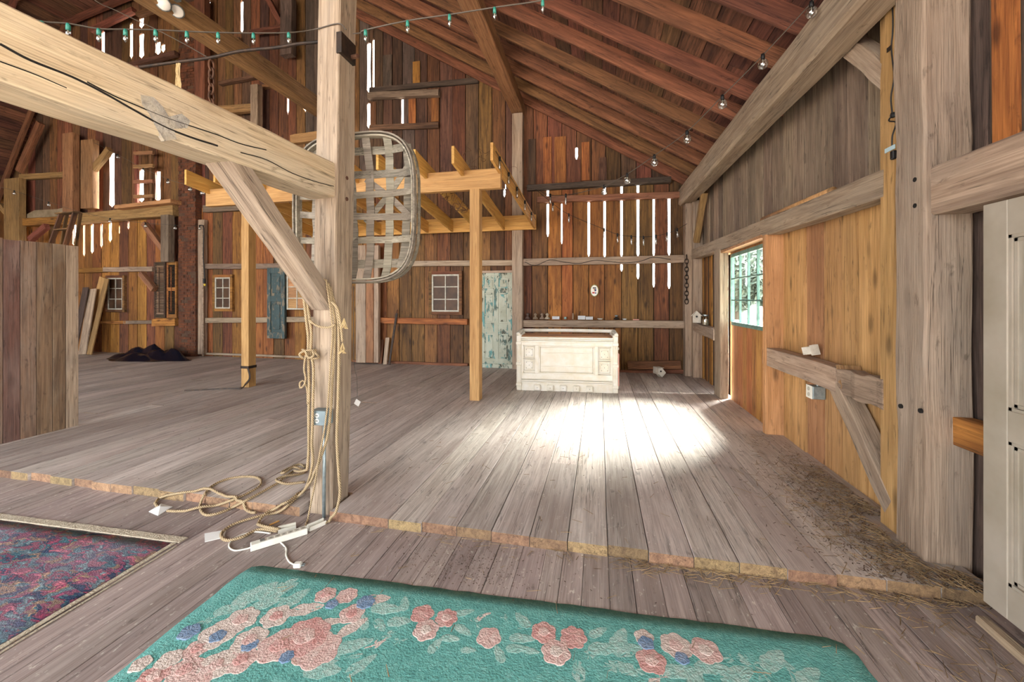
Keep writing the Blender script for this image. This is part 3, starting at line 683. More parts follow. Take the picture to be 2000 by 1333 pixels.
# ------------------------------------------------------------------ partition
PT = thing('plank_partition', 'low partition of brown vertical planks with a grey end plank', 'partition', (-6.05, 2.6, 0))
s = [3.47, 3.355, 3.24, 3.11, 2.985, 2.86]
while s[-1] > 1.6: s.append(s[-1] - R.uniform(.12, .15))
for i, (a, b_) in enumerate(zip(s, s[1:])):
    zz = 2.135 + R.uniform(-.01, .01); timber('plank', (-6.06, (a + b_) / 2, .0), (-6.06, (a + b_) / 2, zz), .03, abs(a - b_) - .005, 'grey' if i == 0 else 'ply', PT, Vector((0, 1, 0)), 0, 1, .002)
for z in (.3, 1.1, 1.9): timber('batten', (-6.1, 1.6, z), (-6.1, 3.44, z), .04, .1, 'ply', PT)
# ------------------------------------------------------------------ pergola
PG = thing('pergola', 'yellow new-lumber pergola with notched rafters against the back wall', 'pergola', (-4, 6.9, 0))
ft, fb = 3.43, 3.135
for x in (-1.80, -5.89): timber('post', (x, 5.65, 0), (x, 5.65, fb), .15, .15, 'lumberpost', PG, Vector((0, 1, 0)), 0, 1, .004)
timber('front_beam', (-6.75, 5.65, (ft + fb) / 2), (-1.41, 5.65, (ft + fb) / 2), .09, ft - fb, 'lumberpost', PG, UP, 0, 1, .004)
timber('rear_beam', (-6.75, 8.248, 3.135), (-1.30, 8.248, 3.135), .05, .31, 'lumber', PG, UP, 0, 1, .004)
for k in range(10):
    x = -1.41 - .585 * k
    y0, y1 = 5.2, 8.226; z0, z1 = 3.4, 2.99; h = .245
    zz = lambda y: z0 + (z1 - z0) * (y - y0) / (y1 - y0)
    prof_ = [(y0, zz(y0)), (5.6, zz(5.6)), (5.6, ft), (5.7, ft), (5.7, zz(5.7)), (y1, zz(y1)), (y1, zz(y1) + h), (y0, zz(y0) + h)]
    mb = MB(); n = len(prof_)
    mb.add([(y - y0, a, z - z0) for a in (-.02, .02) for y, z in prof_], [tuple(range(n)), tuple(range(2 * n - 1, n - 1, -1))] + [(i, i + n, (i + 1) % n + n, (i + 1) % n) for i in range(n)])
    mb.build('rafter', 'lumber', PG, Matrix(((0, 1, 0, x - (.022 if k == 0 else 0)), (1, 0, 0, y0), (0, 0, 1, z0), (0, 0, 0, 1))) @ Matrix.Rotation(.034 if k == 0 else 0, 4, 'Z'))
ws = MB(); zs = ony(478, 718, 5.57).z                       # strap: a flat turn round the post foot, its tail running off over the floor
for x0, x1, y0, y1 in ((-5.972, -5.808, 5.568, 5.576), (-5.972, -5.808, 5.724, 5.732), (-5.972, -5.964, 5.568, 5.732), (-5.816, -5.808, 5.568, 5.732)): ws.box(x0, x1, y0, y1, zs - .022, zs + .022)
tail = spline([Vector((-5.82, 5.566, zs)), ony(488, 738, 5.56), ony(480, 750, 5.555), onz(470, 759, .012), onz(440, 760, .008), onz(362, 764, .008)], 6)
for a, b_ in zip(tail, tail[1:]): ws.bar(a, b_ + (b_ - a) * .12, .03, .007, Vector((0, -1, .25)))
tag(ws.build('webbing_strap', 'iron'), 'dark webbing strap tied around the pergola post foot and trailing on the floor', 'strap')
# dry twigs lying in the pergola
for gi, (cx_, cy_, cz_, lab) in enumerate(((-2.35, 5.95, 3.1, 'tangle of dry twigs hanging under the pergola rafters beside the basket'), (-2.1, 6.4, 3.75, 'wispy dry branch standing up above the pergola rafters'))):
    tw = MB()
    for k in range(16):
        p = Vector((cx_ + R.uniform(-.3, .3), cy_ + R.uniform(-.2, .4), cz_ + R.uniform(-.25, .3))); pts = [p]
        for j in range(5): pts.append(pts[-1] + Vector((R.uniform(-.14, .14), R.uniform(-.1, .1), R.uniform(-.12, .1))))
        top = lambda y: 3.4 - .41 * (y - 5.2) / 3.026 + .245                     # upper edge of the rafters
        if gi == 0: pts = [Vector((min(max(v.x, -2.55), -2.03), max(v.y, 5.72), min(max(v.z, 2.9), 3.4))) for v in pts]
        else: pts = [Vector((v.x, max(v.y, 5.72), max(v.z, top(max(v.y, 5.72)) + .006))) for v in pts]
        tw.tube(spline(pts, 3), [.005 - .0002 * i for i in range(16)], 4)
    tag(tw.build('dry_branch', 'twig'), lab, 'branch')
# ------------------------------------------------------------------ tobacco basket behind the post
TB = thing('tobacco_basket', 'grey woven splint tobacco basket hung behind the roped post', 'basket', (-1.9, 2.85, 2.23))
BX, BYY, BZ = -1.87, 2.745, 2.21
def rim(sx, sz, y, r, nm, mt='slat'):
    pts = []
    for i in range(48):
        a = 2 * PI * i / 48; c, s_ = math.cos(a), math.sin(a)
        pts.append((BX + sx * math.copysign(abs(c) ** .55, c), y, BZ + sz * math.copysign(abs(s_) ** .55, s_)))
    o_ = MB(); vs = []; fs = []; n = 48
    for p in pts:
        d = Vector((p[0] - BX, 0, p[2] - BZ)).normalized()
        for dd, yy in ((-.006, -r), (.006, -r), (.006, r), (-.006, r)): vs.append(Vector(p) + d * dd + Vector((0, yy, 0)))
    for i in range(n): fs += [(i * 4 + k, i * 4 + (k + 1) % 4, (i + 1) % n * 4 + (k + 1) % 4, (i + 1) % n * 4 + k) for k in range(4)]
    return o_.add(vs, fs).build(nm, mt, TB)
rim(.525, .575, BYY - .02, .022, 'outer_hoop'); rim(.505, .555, BYY + .0, .03, 'inner_hoop'); rim(.53, .58, BYY + .04, .015, 'outer_hoop')
def splint(pts, wd, nm='splint'):
    mb = MB(); vs = []; n = len(pts)
    P = [Vector(p) for p in pts]
    for i, p in enumerate(P):
        d = (P[min(i + 1, n - 1)] - P[max(i - 1, 0)]).normalized(); sde = Vector((d.z, 0, -d.x)) if abs(d.x) + abs(d.z) > .01 else Vector((1, 0, 0))
        sde = sde.normalized() * wd / 2
        for s_, yy in ((-1, 0), (1, 0), (1, .006), (-1, .006)): vs.append(p + sde * s_ + Vector((0, yy, 0)))
    fs = [(i * 4 + k, i * 4 + (k + 1) % 4, i * 4 + 4 + (k + 1) % 4, i * 4 + 4 + k) for i in range(n - 1) for k in range(4)] + [(3, 2, 1, 0), tuple((n - 1) * 4 + k for k in range(4))]
    mb.add(vs, fs).build(nm, 'slat', TB)
def hw(u, a, b_): return b_ * max(0.05, 1 - abs(u / a) ** 3.6) ** (1 / 3.6)
vu = [-.40, -.22, -.05, .10, .27, .42]; hv = [.47, .28, .12, -.05, -.24, -.43]
for i, u in enumerate(vu):
    zmax = hw(u, .52, .56); sk = R.uniform(-.07, .07); n = 15
    splint([(BX + u + sk * (j / (n - 1) - .5), BYY + .06 * (1 - abs(2 * j / (n - 1) - 1) ** 4) + .006 * math.sin(j * PI / 2 * 1.02 + i * PI), BZ - zmax + 2 * zmax * j / (n - 1)) for j in range(n)], R.uniform(.05, .07))
for i, v in enumerate(hv):
    xmax = hw(v, .57, .51); sk = R.uniform(-.07, .07); n = 15
    splint([(BX - xmax + 2 * xmax * j / (n - 1), BYY + .056 * (1 - abs(2 * j / (n - 1) - 1) ** 4) - .006 * math.sin(j * PI / 2 * 1.02 + i * PI), BZ + v + sk * (j / (n - 1) - .5)) for j in range(n)], R.uniform(.05, .07))
splint([(BX + .05, BYY + .075, BZ - .1), (BX + .26, BYY + .075, BZ + .12), (BX + .47, BYY + .03, BZ + .35)], .05); splint([(BX + .05, BYY + .078, BZ + .25), (BX + .28, BYY + .078, BZ + .08), (BX + .48, BYY + .04, BZ - .1)], .05)
# ------------------------------------------------------------------ white carved counter
CT = thing('shop_counter', 'white carved wooden counter standing in the sunlit floor patch', 'counter', (-1.33, 6.36, 0), math.radians(3.8))
cm = wm(CT)
def cbox(x0, x1, y0, y1, z0, z1, nm, mt='white', bev=.004): return MB().box(x0, x1, y0, y1, z0, z1).build(nm, mt, CT, cm, bevel=bev)
Wd = 1.63
cbox(.03, Wd - .03, .035, .50, .0, .86, 'carcass')
for x0 in (0, Wd - .085):
    pi_ = cbox(x0, x0 + .085, .0, .52, .0, .93, 'pilaster', bev=.012)
    for z0, z1 in ((.16, .38), (.5, .74)):
        for k in range(3): MB().tube([cm @ Vector((x0 + .022 + k * .02, -.001, z0)), cm @ Vector((x0 + .022 + k * .02, -.001, z1))], .006, 6).build('fluting', 'white', pi_)
    for z in (.1, .44, .78): MB().box(x0 - .006, x0 + .091, -.012, .04, z - .025, z + .025).build('collar', 'white', pi_, cm, bevel=.008)
cbox(.085, Wd - .085, .0, .04, .745, .80, 'rail'); cbox(.085, Wd - .085, .0, .04, .2, .29, 'rail')
cbox(.085, .115, .002, .04, .29, .745, 'stile'); cbox(.305, .37, .002, .04, .29, .745, 'stile'); cbox(1.26, 1.32, .002, .04, .29, .745, 'stile'); cbox(1.515, Wd - .085, .002, .04, .29, .745, 'stile')
for z0, z1, y in ((.80, .825, -.012), (.83, .85, -.022), (.855, .885, -.035)): cbox(.08, Wd - .08, y, .05, z0, z1, 'cornice')
for z0, z1, y in ((.135, .155, -.014), (.16, .185, -.022), (.19, .2, -.01)): cbox(.085, Wd - .085, y, .05, z0, z1, 'moulding')
cp = cbox(.39, 1.24, .016, .045, .31, .725, 'centre_panel', bev=.008)
fr = MB()
for a in (0, ): fr.box(.37, 1.26, -.004, .03, .725, .745).box(.37, 1.26, -.004, .03, .29, .31).box(.37, .39, -.004, .03, .31, .725).box(1.24, 1.26, -.004, .03, .31, .725)
fr.build('panel_frame', 'white', cp, cm, bevel=.004)
for z in (.705, .325):
    bd = MB()
    for k in range(40): bd.box(.4 + k * .021, .411 + k * .021, .008, .02, z - .006, z + .006)
    bd.build('bead_row', 'white', cp, cm)['kind'] = 'stuff'
for z in (.40, .62): MB().box(.40, 1.23, .011, .02, z, z + .012).build('reeding', 'white', cp, cm, bevel=.003)
for x0, zs in ((.125, (.545, .335)), (1.335, (.535, .32))):
    for z0 in zs:
        sq = cbox(x0, x0 + .17, .018, .045, z0, z0 + .17, 'square_panel', bev=.008); f2 = MB()
        f2.box(x0 - .012, x0 + .182, -.003, .03, z0 + .17, z0 + .185).box(x0 - .012, x0 + .182, -.003, .03, z0 - .015, z0).box(x0 - .012, x0, -.003, .03, z0, z0 + .17).box(x0 + .17, x0 + .182, -.003, .03, z0, z0 + .17)
        f2.build('panel_frame', 'white', sq, cm, bevel=.003)
        MB().box(x0 + .022, x0 + .148, .006, .03, z0 + .022, z0 + .148).build('raised_field', 'white', sq, cm, bevel=.006)
        dd = MB()
        for a, b_ in ((.04, .04), (.13, .04), (.04, .13), (.13, .13), (.085, .085)): dd.box(x0 + a - .004, x0 + a + .004, .004, .012, z0 + b_ - .005, z0 + b_ + .005)
        dd.build('drilled_dots', 'seam', sq, cm)['kind'] = 'stuff'
for x in (.29, .50, .71, .92, 1.13):
    bk = cbox(x, x + .11, -.03, .05, .01, .11, 'base_block', bev=.014); MB().box(x + .051, x + .059, -.032, -.02, .055, .065).build('drilled_dot', 'seam', bk, cm)
cbox(.085, Wd - .085, .01, .05, 0, .135, 'plinth'); cbox(.06, Wd - .06, .02, .5, .885, .9, 'wooden_top', 'gold')
tr = MB(); n = 20; path = [(0.03, -.02, .93)] + [(.03, y, .945) for y in (.1, .3, .46)] + [(.08, .52, .95), (Wd / 2, .53, .955), (Wd - .08, .52, .95)] + [(Wd - .03, y, .945) for y in (.46, .3, .1)] + [(Wd - .03, -.02, .93)]
tr.tube(spline(path, 4), .032, 8).build('top_rim', 'white', CT, cm, smooth=True)
MB().box(Wd + .0, Wd + .035, .15, .5, .08, .62).build('pink_side_panel', 'pink', CT, cm, bevel=.012); MB().lathe([(.02, 0), (.032, .02), (.02, .045), (0, .05)], cm @ Vector((Wd, .3, .68)), 10, Matrix.Rotation(PI / 2, 4, 'Y')).build('side_knob', 'white', CT)
# ================================================================== RUGS
LZ = -.065
RG = thing('floral_rug', 'teal hooked rug with pink flowers and sage leaves', 'rug', (-.45, .9, LZ))
c0, c1, c2, c3 = onz(490, 1105, LZ), onz(1650, 1252, LZ), None, None
ex = (c1 - c0).normalized(); ey = Vector((ex.y, -ex.x, 0)); Lx = (c1 - c0).length; Ly = 2.1
def rug_mesh(c0, ex, ey, Lx, Ly, rad, th, nx=40, ny=26, lump=.004):
    vs = []; fs = []
    for j in range(ny + 1):
        for i in range(nx + 1):
            u, v = Lx * i / nx, Ly * j / ny
            # pull the corners in to round them
            for cu, cv in ((0, 0), (Lx, 0), (0, Ly), (Lx, Ly)):
                du, dv = abs(u - cu), abs(v - cv)
                if du < rad and dv < rad:
                    a, b_ = rad - du, rad - dv; m_ = max(a, b_); l = math.hypot(a, b_)
                    if l > 1e-6: k = m_ / l; u = cu + math.copysign(rad - a * k, Lx / 2 - cu); v = cv + math.copysign(rad - b_ * k, Ly / 2 - cv); break
            e_ = i in (0, nx) or j in (0, ny)
            p = c0 + ex * (u + (R.uniform(-.004, .004) if e_ else 0)) + ey * (v + (R.uniform(-.004, .004) if e_ else 0))
            vs.append((p.x, p.y, LZ + (th * .35 if e_ else th + R.uniform(0, lump))))
    for j in range(ny):
        for i in range(nx): a = j * (nx + 1) + i; fs.append((a, a + nx + 1, a + nx + 2, a + 1))
    k = len(vs); edge = [i for i in range(nx + 1)] + [j * (nx + 1) + nx for j in range(1, ny + 1)] + [ny * (nx + 1) + i for i in range(nx - 1, -1, -1)] + [j * (nx + 1) for j in range(ny - 1, 0, -1)]
    vs += [(vs[i][0], vs[i][1], LZ + .002) for i in edge]; ne = len(edge)
    fs += [(edge[i], edge[(i + 1) % ne], k + (i + 1) % ne, k + i) for i in range(ne)]
    return MB().add(vs, fs)
rug_mesh(c0, ex, ey, Lx, Ly, .07, .014, lump=.001).build('pile', 'teal', RG, smooth=True)
TZ = LZ + .0150
def patch(pts2, z, mt, nm, hgt=.0012):
    c = sum((Vector(p) for p in pts2), Vector((0, 0))) / len(pts2); n = len(pts2); vs = [(p[0], p[1], z - .012) for p in pts2]
    vs += [(c.x + (p[0] - c.x) * .9, c.y + (p[1] - c.y) * .9, z + hgt * .7) for p in pts2] + [(c.x + (p[0] - c.x) * .5, c.y + (p[1] - c.y) * .5, z + hgt + R.uniform(-.001, .001)) for p in pts2] + [(c.x, c.y, z + hgt)]
    fs = [(r * n + i, r * n + (i + 1) % n, (r + 1) * n + (i + 1) % n, (r + 1) * n + i) for r in (0, 1) for i in range(n)] + [(2 * n + i, 2 * n + (i + 1) % n, 3 * n) for i in range(n)]
    return MB().add(vs, fs).build(nm, mt, RG)
def flower(px, py, r, mt='petal', heart=None, z=0):
    c = onz(px, py, LZ + .014); lob = 5 + R.randint(0, 2); ph = R.uniform(0, 6)
    patch([(c.x + r * (.92 + .2 * abs(math.cos(lob * a / 2 + ph))) * math.cos(a), c.y + r * (.92 + .2 * abs(math.cos(lob * a / 2 + ph))) * math.sin(a)) for a in [2 * PI * k / 28 for k in range(28)]], TZ + z, mt, 'flower')
    if heart: patch([(c.x + r * .45 * (1 + .2 * math.cos(5 * a)) * math.cos(a), c.y + r * .45 * math.sin(a)) for a in [2 * PI * k / 16 for k in range(16)]], TZ + z + .0015, heart, 'flower_heart', .003)
def leaf(px, py, L, ang, wd=.36, mt='leafwool', z=0):
    c = onz(px, py, LZ + .014); ca, sa = math.cos(ang), math.sin(ang); pts = []
    for k in range(20):
        a = 2 * PI * k / 20; u = L / 2 * math.cos(a); v = L / 2 * wd * math.sin(a) * (1 - .35 * math.cos(a)) * (1 + .12 * math.sin(7 * a))
        pts.append((c.x + u * ca - v * sa, c.y + u * sa + v * ca))
    patch(pts, TZ - .002 + z, mt, 'leaf')
for px, py, r, mt, ht in ((636, 1163, .055, 'petal', 'petalred'), (678, 1164, .055, 'petal', None), (687, 1200, .062, 'petal', 'petalred'), (825, 1200, .058, 'petalred', None), (872, 1208, .056, 'petalred', 'petal'), (832, 1232, .06, 'petal', 'cream'),
                           (955, 1246, .058, 'petal', None), (1062, 1236, .06, 'petalred', 'petal'), (1120, 1246, .062, 'petalred', None), (1086, 1275, .065, 'petal', 'cream'), (1272, 1292, .065, 'petalred', 'petal'), (1320, 1262, .07, 'cream', 'petal'), (1378, 1272, .068, 'petal', 'cream'),
                           (1258, 1246, .045, 'cream', None), (470, 1212, .08, 'cream', 'petal'), (425, 1240, .085, 'cream', None), (540, 1205, .07, 'cream', 'petalred'), (595, 1245, .11, 'petalred', 'petal'), (545, 1262, .09, 'petal', 'petalred'), (620, 1270, .1, 'petal', None), (488, 1252, .075, 'cream', 'petal'),
                           (385, 1268, .055, 'petal', 'petalred'), (330, 1290, .05, 'cream', None), (275, 1298, .04, 'cream', None), (360, 1310, .07, 'petal', 'petalred'), (420, 1302, .075, 'cream', 'petal'), (300, 1322, .06, 'petalred', 'petal'), (380, 1328, .07, 'petal', None), (470, 1290, .07, 'petal', 'petalred')):
    flower(px, py, r, mt, ht, R.uniform(0, .002))
for px, py, r in ((648, 1182, .03), (714, 1178, .045), (370, 1236, .045), (425, 1245, .035), (488, 1262, .035), (1262, 1258, .035), (1332, 1288, .03), (560, 1285, .03)): flower(px, py, r, 'bluewool', None, .004)
for px, py, L, a in ((735, 1172, .2, .4), (755, 1190, .22, .1), (790, 1180, .14, 2.0), (742, 1222, .13, -.6), (780, 1215, .16, .3), (710, 1215, .15, 2.3), (905, 1198, .16, .5), (930, 1218, .15, -.5), (945, 1205, .12, .8), (985, 1208, .1, -.8), (1020, 1212, .15, 2.4), (905, 1232, .14, -.4),
                    (1005, 1228, .14, .3), (1020, 1248, .17, .15), (880, 1248, .12, .1), (850, 1262, .12, 1.3), (1010, 1268, .14, .2), (975, 1278, .13, 2.2), (1035, 1272, .12, 0), (915, 1271, .1, .2), (1168, 1236, .14, .7), (1180, 1268, .2, .25), (1150, 1280, .18, .5), (1210, 1250, .2, 1.2), (1225, 1270, .2, .4), (1200, 1302, .17, .3), (1130, 1310, .15, 1.7), (1240, 1310, .2, .1),
                    (690, 1225, .2, 1.0), (650, 1215, .16, .3), (735, 1258, .16, .9), (690, 1262, .24, .6), (665, 1290, .28, .5), (705, 1300, .2, 1.0), (630, 1310, .22, .2), (760, 1240, .14, 1.1), (780, 1252, .13, .6), (500, 1160, .3, 1.1), (545, 1155, .26, .9), (575, 1170, .24, 1.2), (520, 1180, .22, .7), (600, 1190, .22, .5), (560, 1140, .16, .9), (610, 1220, .2, .4),
                    (1430, 1285, .2, .4), (1470, 1300, .26, 2.2), (1510, 1290, .22, .8), (1540, 1310, .24, 1.9), (1390, 1305, .2, .2), (1440, 1320, .24, .6), (1330, 1312, .22, .3), (1290, 1325, .2, .9), (1580, 1322, .2, .7), (1360, 1328, .18, 1.2), (820, 1310, .01, 0), (450, 1190, .2, .6), (400, 1215, .15, .9)):
    leaf(px, py, L * .8, a, R.uniform(.34, .5), R.choice(['leafwool', 'leafwool', 'leafwool', 'cream']) if R.random() < .3 else 'leafwool', R.uniform(0, .002))
OR = thing('oriental_rug', 'dark red and blue patterned rug with a tan fringe border', 'rug', (-4.0, .9, LZ))
k0 = onz(335, 1062, LZ); k1 = onz(0, 1018, LZ); kx = (k0 - k1).normalized(); ky = Vector((kx.y, -kx.x, 0))
o0 = k0 - kx * 2.7
rug_mesh(o0, kx, ky, 2.7, 1.9, .01, .009, 30, 20, .003).build('pile', 'persian', OR, smooth=True)
def strip(p, q, wd, nm, mt, th=.008):
    timber(nm, p + UP * (th / 2 - LZ * 0), q + UP * (th / 2), wd, th, mt, OR, UP, .0015, 24, .002)
lift = Vector((0, 0, .001))
strip(o0 - ky * .035 + lift, k0 + kx * .05 - ky * .035 + lift, .055, 'border_band', 'fringe'); strip(k0 + kx * .022 + lift, k0 + kx * .03 + ky * 1.9 + lift, .028, 'border_band', 'fringe', .006); strip(k0 + kx * .062 + ky * .02 + lift, k0 + kx * .06 + ky * 1.9 + lift, .01, 'edge_cord', 'fringe', .006)
# ================================================================== ROPES AND THINGS AT THE POST FOOT
def fz(px, py):                       # floor height under a pixel: raised floor beyond the step, lower floor before it
    p = onz(px, py, 0.0)
    return .012 if p.y > STEP(p.x) - .005 else LZ + .012
Z5 = lambda L: [(250 + .3 * x, 750 + .3 * y) for x, y in L]
def onfloor(x, y, r=.0098):           # a pixel on the raised floor, the riser of the step or the lower floor
    q = onz(x, y, r)
    if q.y >= STEP(q.x) - .013 - r: return q
    q1 = onz(x, y, LZ + r)
    if q1.y <= STEP(q1.x) - .013 - r: return q1
    q2 = ony(x, y, STEP(q.x) - .013 - r); q2.z = min(max(q2.z, LZ + r), r); return q2
def floorpath(L, r=.0098):
    return [onfloor(v.x, v.y, r) for v in spline([Vector((x, y, 0)) for x, y in L], 9)]
LAID = []                              # rope centres already lying on the floor: later ropes climb over them
def lay(P, r):
    out = []
    for k, v in enumerate(P):
        near = [w_ for w_ in LAID if (w_[0].xy - v.xy).length < .1] + [(o_, r) for m_, o_ in enumerate(out) if k - m_ > 14 and (o_.xy - v.xy).length < .1]
        z = v.z
        for o_, r2 in near:
            d = (o_.xy - v.xy).length; t_ = max(0, 1 - max(0, d - .012) / .088); t_ = t_ * t_ * (3 - 2 * t_)
            if abs(o_.z - v.z) < .04: z = max(z, v.z + (o_.z + r2 + r - v.z) * t_)
        out.append(Vector((v.x, v.y, z)))
    LAID.extend((o_, r) for o_ in out); return out
def rope(hang, floor, lab, r=.0098, nm='rope'):
    pts = spline(hang, 6) if hang else []
    if floor:
        fl_ = lay(floorpath(floor, r), r)
        if pts: pts = pts[:-1] + spline([pts[-1], pts[-1].lerp(fl_[0], .5) - UP * .01, fl_[0]], 5)[:-1]
        pts += fl_
    return tag(MB().tube(pts, r, 6).build(nm, 'rope', smooth=True), lab, 'rope')
yp = 2.455
V = lambda L, Y=yp: [ony(q[0], q[1], q[2] if len(q) > 2 else Y) for q in L]
def over(side, y, dz=0.0):             # the turn over the top of the brace before a rope hangs down
    zt = 1.46 + (2.52 - y) * 1.0125 + .071 + .011 + dz
    return [Vector((-1.965, y, zt)), Vector((-1.965 + side * .08, y, zt)), Vector((-1.965 + side * .098, y, zt - .05))]
rope(over(1, 2.45) + V([(653, 620), (654, 650), (652, 700), (648, 760), (646, 800, 2.44), (640, 850, 2.425), (628, 890, 2.425), (618, 915, 2.43), (608, 940)]), Z5([(1100, 740), (990, 830), (870, 858), (700, 910), (620, 960), (610, 1000), (650, 1020), (740, 1000), (850, 950), (975, 962)]), 'long tan rope hanging from the brace and looping out toward the power strip')
rope(over(-1, 2.45) + V([(607, 640), (608, 660), (607, 690), (612, 720, 2.44), (611, 785, 2.405), (610, 840, 2.405), (609, 870, 2.43), (611, 900), (606, 930)]), Z5([(1150, 690), (1050, 780), (900, 860), (850, 905), (862, 940), (985, 968)]), 'tan rope running down past the outlet box into a short floor loop')
rope(over(-1, 2.425) + V([(600, 640), (602, 660), (602, 700), (604, 760, 2.43), (603, 800, 2.405), (603, 840, 2.405), (603, 880), (600, 918)]), Z5([(1080, 565), (1000, 625), (960, 655), (750, 770), (600, 840), (500, 852), (470, 790), (530, 680), (650, 620), (800, 605), (865, 630), (840, 680), (700, 750), (480, 820), (330, 830), (255, 828)]), 'tan rope coiled in wide loops on the floor before the step')
rope(None, Z5([(190, 800), (180, 770), (230, 735), (350, 710), (500, 698), (600, 716), (680, 760), (720, 800), (830, 852)]), 'tan rope end curving out from under a white paper tag')
rope(over(1, 2.475) + V([(660, 620, 2.46), (662, 700, 2.45), (660, 790, 2.45), (658, 860, 2.45), (662, 930, 2.44), (664, 965, 2.40), (656, 1000, 2.385), (646, 1012, 2.385)]), [(642, 1018), (634, 1023)], 'tan rope strand hanging straight along the post corner')
rope(over(1, 2.425) + V([(649, 640, 2.435), (646, 700, 2.435), (641, 780, 2.42), (637, 815, 2.403), (632, 850, 2.403), (622, 900, 2.405), (616, 940, 2.41), (608, 980, 2.42), (603, 1005, 2.42)]), [(600, 1018), (596, 1028)], 'thin tan rope slanting across the conduit to the power strip', .006)
rope(None, Z5([(1150, 545), (1120, 525), (1060, 545), (1000, 580), (1020, 590), (1080, 560), (1150, 575), (1080, 600), (970, 635), (1000, 655), (1150, 640)]), 'crumpled tan rope tangle lying behind the post foot')
rope(V([(597, 694, 2.425), (594, 720, 2.425), (597, 740, 2.425), (594, 752, 2.42), (587, 758, 2.42), (586, 748, 2.425), (594, 745, 2.44), (600, 762, 2.435), (601, 790, 2.40)]), None, 'short curled rope tail dangling below the bulky knot', .007)
kn = []
for i in range(60):
    a = i / 60 * 2 * PI; kn.append(ony(604, 692, 2.445) + Vector((.055 * math.sin(2 * a) + .012 * math.cos(7 * a), .026 * math.sin(3 * a), .03 * math.cos(3 * a))))
tag(MB().tube(kn, .0085, 6, closed=True).build('rope_knot', 'rope', smooth=True), 'bulky rope knot tied beside the post below the brace', 'rope')
TS = thing('rope_tassel', 'frayed rope tassel hanging from the brace end', 'rope', ony(668, 640, 2.44))
MB().tube(spline(V([(648, 590), (660, 605), (666, 640), (669, 668)], 2.44), 5), .009, 6).build('cord', 'rope', TS, smooth=True)
for (tx, ty) in ((669, 670), (672, 622)):
    fr = MB(); q = ony(tx, ty, 2.44)
    for k in range(14): fr.tube([q, q + Vector((R.uniform(-.02, .02), R.uniform(-.012, .012), -.045)), q + Vector((R.uniform(-.03, .03), R.uniform(-.015, .015), -.075))], .0025, 4)
    fr.build('frayed_end', 'twine', TS)
LP = [ony(x, y, 2.435) for x, y in ((603, 625), (620, 637), (640, 640), (655, 634))]
rope(LP, None, 'rope turn wrapped round the lower end of the brace', .008)
# outlet box and conduit on the post
OB = thing('outlet_box', 'blue-grey outlet box on a steel conduit by the roped post', 'outlet', (-2.05, 2.46, LZ))
a = ony(606, 802, 2.42); b_ = ony(636, 833, 2.42)
MB().box(a.x, b_.x, 2.42, 2.5, b_.z, a.z).build('box', 'steelblue', OB, bevel=.004)
for zz in (.68, .32): 
    z = b_.z + (a.z - b_.z) * zz
    f_ = MB().lathe([(.016, 0), (.016, .004)], Vector((a.x + .055, 2.421, z)), 12, Matrix.Rotation(PI / 2, 4, 'X')).build('receptacle', 'plastic', OB)
    MB().box(a.x + .049, a.x + .051, 2.413, 2.42, z - .006, z + .006).box(a.x + .059, a.x + .061, 2.413, 2.42, z - .006, z + .006).build('slots', 'seam', f_)
MB().tube([(b_.x - .045, 2.46, LZ), (b_.x - .04, 2.46, b_.z)], .012, 8).build('conduit', 'conduit', OB, smooth=True)
# price tag on a wire, right side of the post
TG = thing('paper_tag', 'small paper tag hanging on a wire behind the roped post', 'tag', ony(698, 787, 2.75))
MB().tube(spline([ony(x, y, 2.74) for x, y in ((690, 560), (691, 700), (697, 740), (698, 775))], 5), .0025, 5).build('wire', 'wire', TG)
q = ony(698, 787, 2.74); MB().box(-.022, .022, -.001, .001, -.022, .022).build('card', 'paper', TG, Matrix.Translation(q) @ Matrix.Rotation(.5, 4, 'Y'))
# power strip
p0, p1 = onz(489, 1070, LZ + .02), onz(600, 1036, LZ + .02)
PS = thing('power_strip', 'long white power strip with its grey cord on the floor', 'power strip', (p0 + p1) / 2)
fm = frame(p0, p1); L = (p1 - p0).length
MB().box(0, L, -.025, .025, -.018, .022).build('body', 'plastic', PS, fm, bevel=.004)
for k in range(6): 
    s_ = MB().box(L * .3 + k * L * .115, L * .3 + k * L * .115 + .03, -.014, .014, .0215, .0225).build('socket', 'sash', PS, fm); MB().box(L * .3 + k * L * .115 + .008, L * .3 + k * L * .115 + .022, -.006, -.004, .0222, .0232).box(L * .3 + k * L * .115 + .008, L * .3 + k * L * .115 + .022, .004, .006, .0222, .0232).build('slots', 'seam', s_, fm)
MB().box(L * .16, L * .24, -.014, .014, .02, .028).build('switch', 'ink', PS, fm)
MB().tube(spline(floorpath(Z5([(800, 1068), (740, 1082), (690, 1085), (658, 1062), (675, 1020), (740, 985), (830, 965), (930, 975)]), .005), 1), .005, 6).build('cord', 'plastic', PS, smooth=True)
MB().tube(spline(floorpath(Z5([(960, 1010), (1000, 1040), (1030, 1075), (1030, 1120), (1050, 1160), (1085, 1180)]), .005), 1), .005, 6).build('cord', 'plastic', PS, smooth=True)
q0, q1 = onz(250 + .3 * 1080, 750 + .3 * 1183, LZ + .014), onz(250 + .3 * 1130, 750 + .3 * 1180, LZ + .014); MB().box(0, (q1 - q0).length, -.016, .016, -.012, .014).build('plug', 'plastic', PS, frame(q0, q1), bevel=.005)
for dy in (-.007, .007): MB().box((q1 - q0).length, (q1 - q0).length + .018, dy - .001, dy + .001, -.003, .003).build('prong', 'conduit', PS, frame(q0, q1))
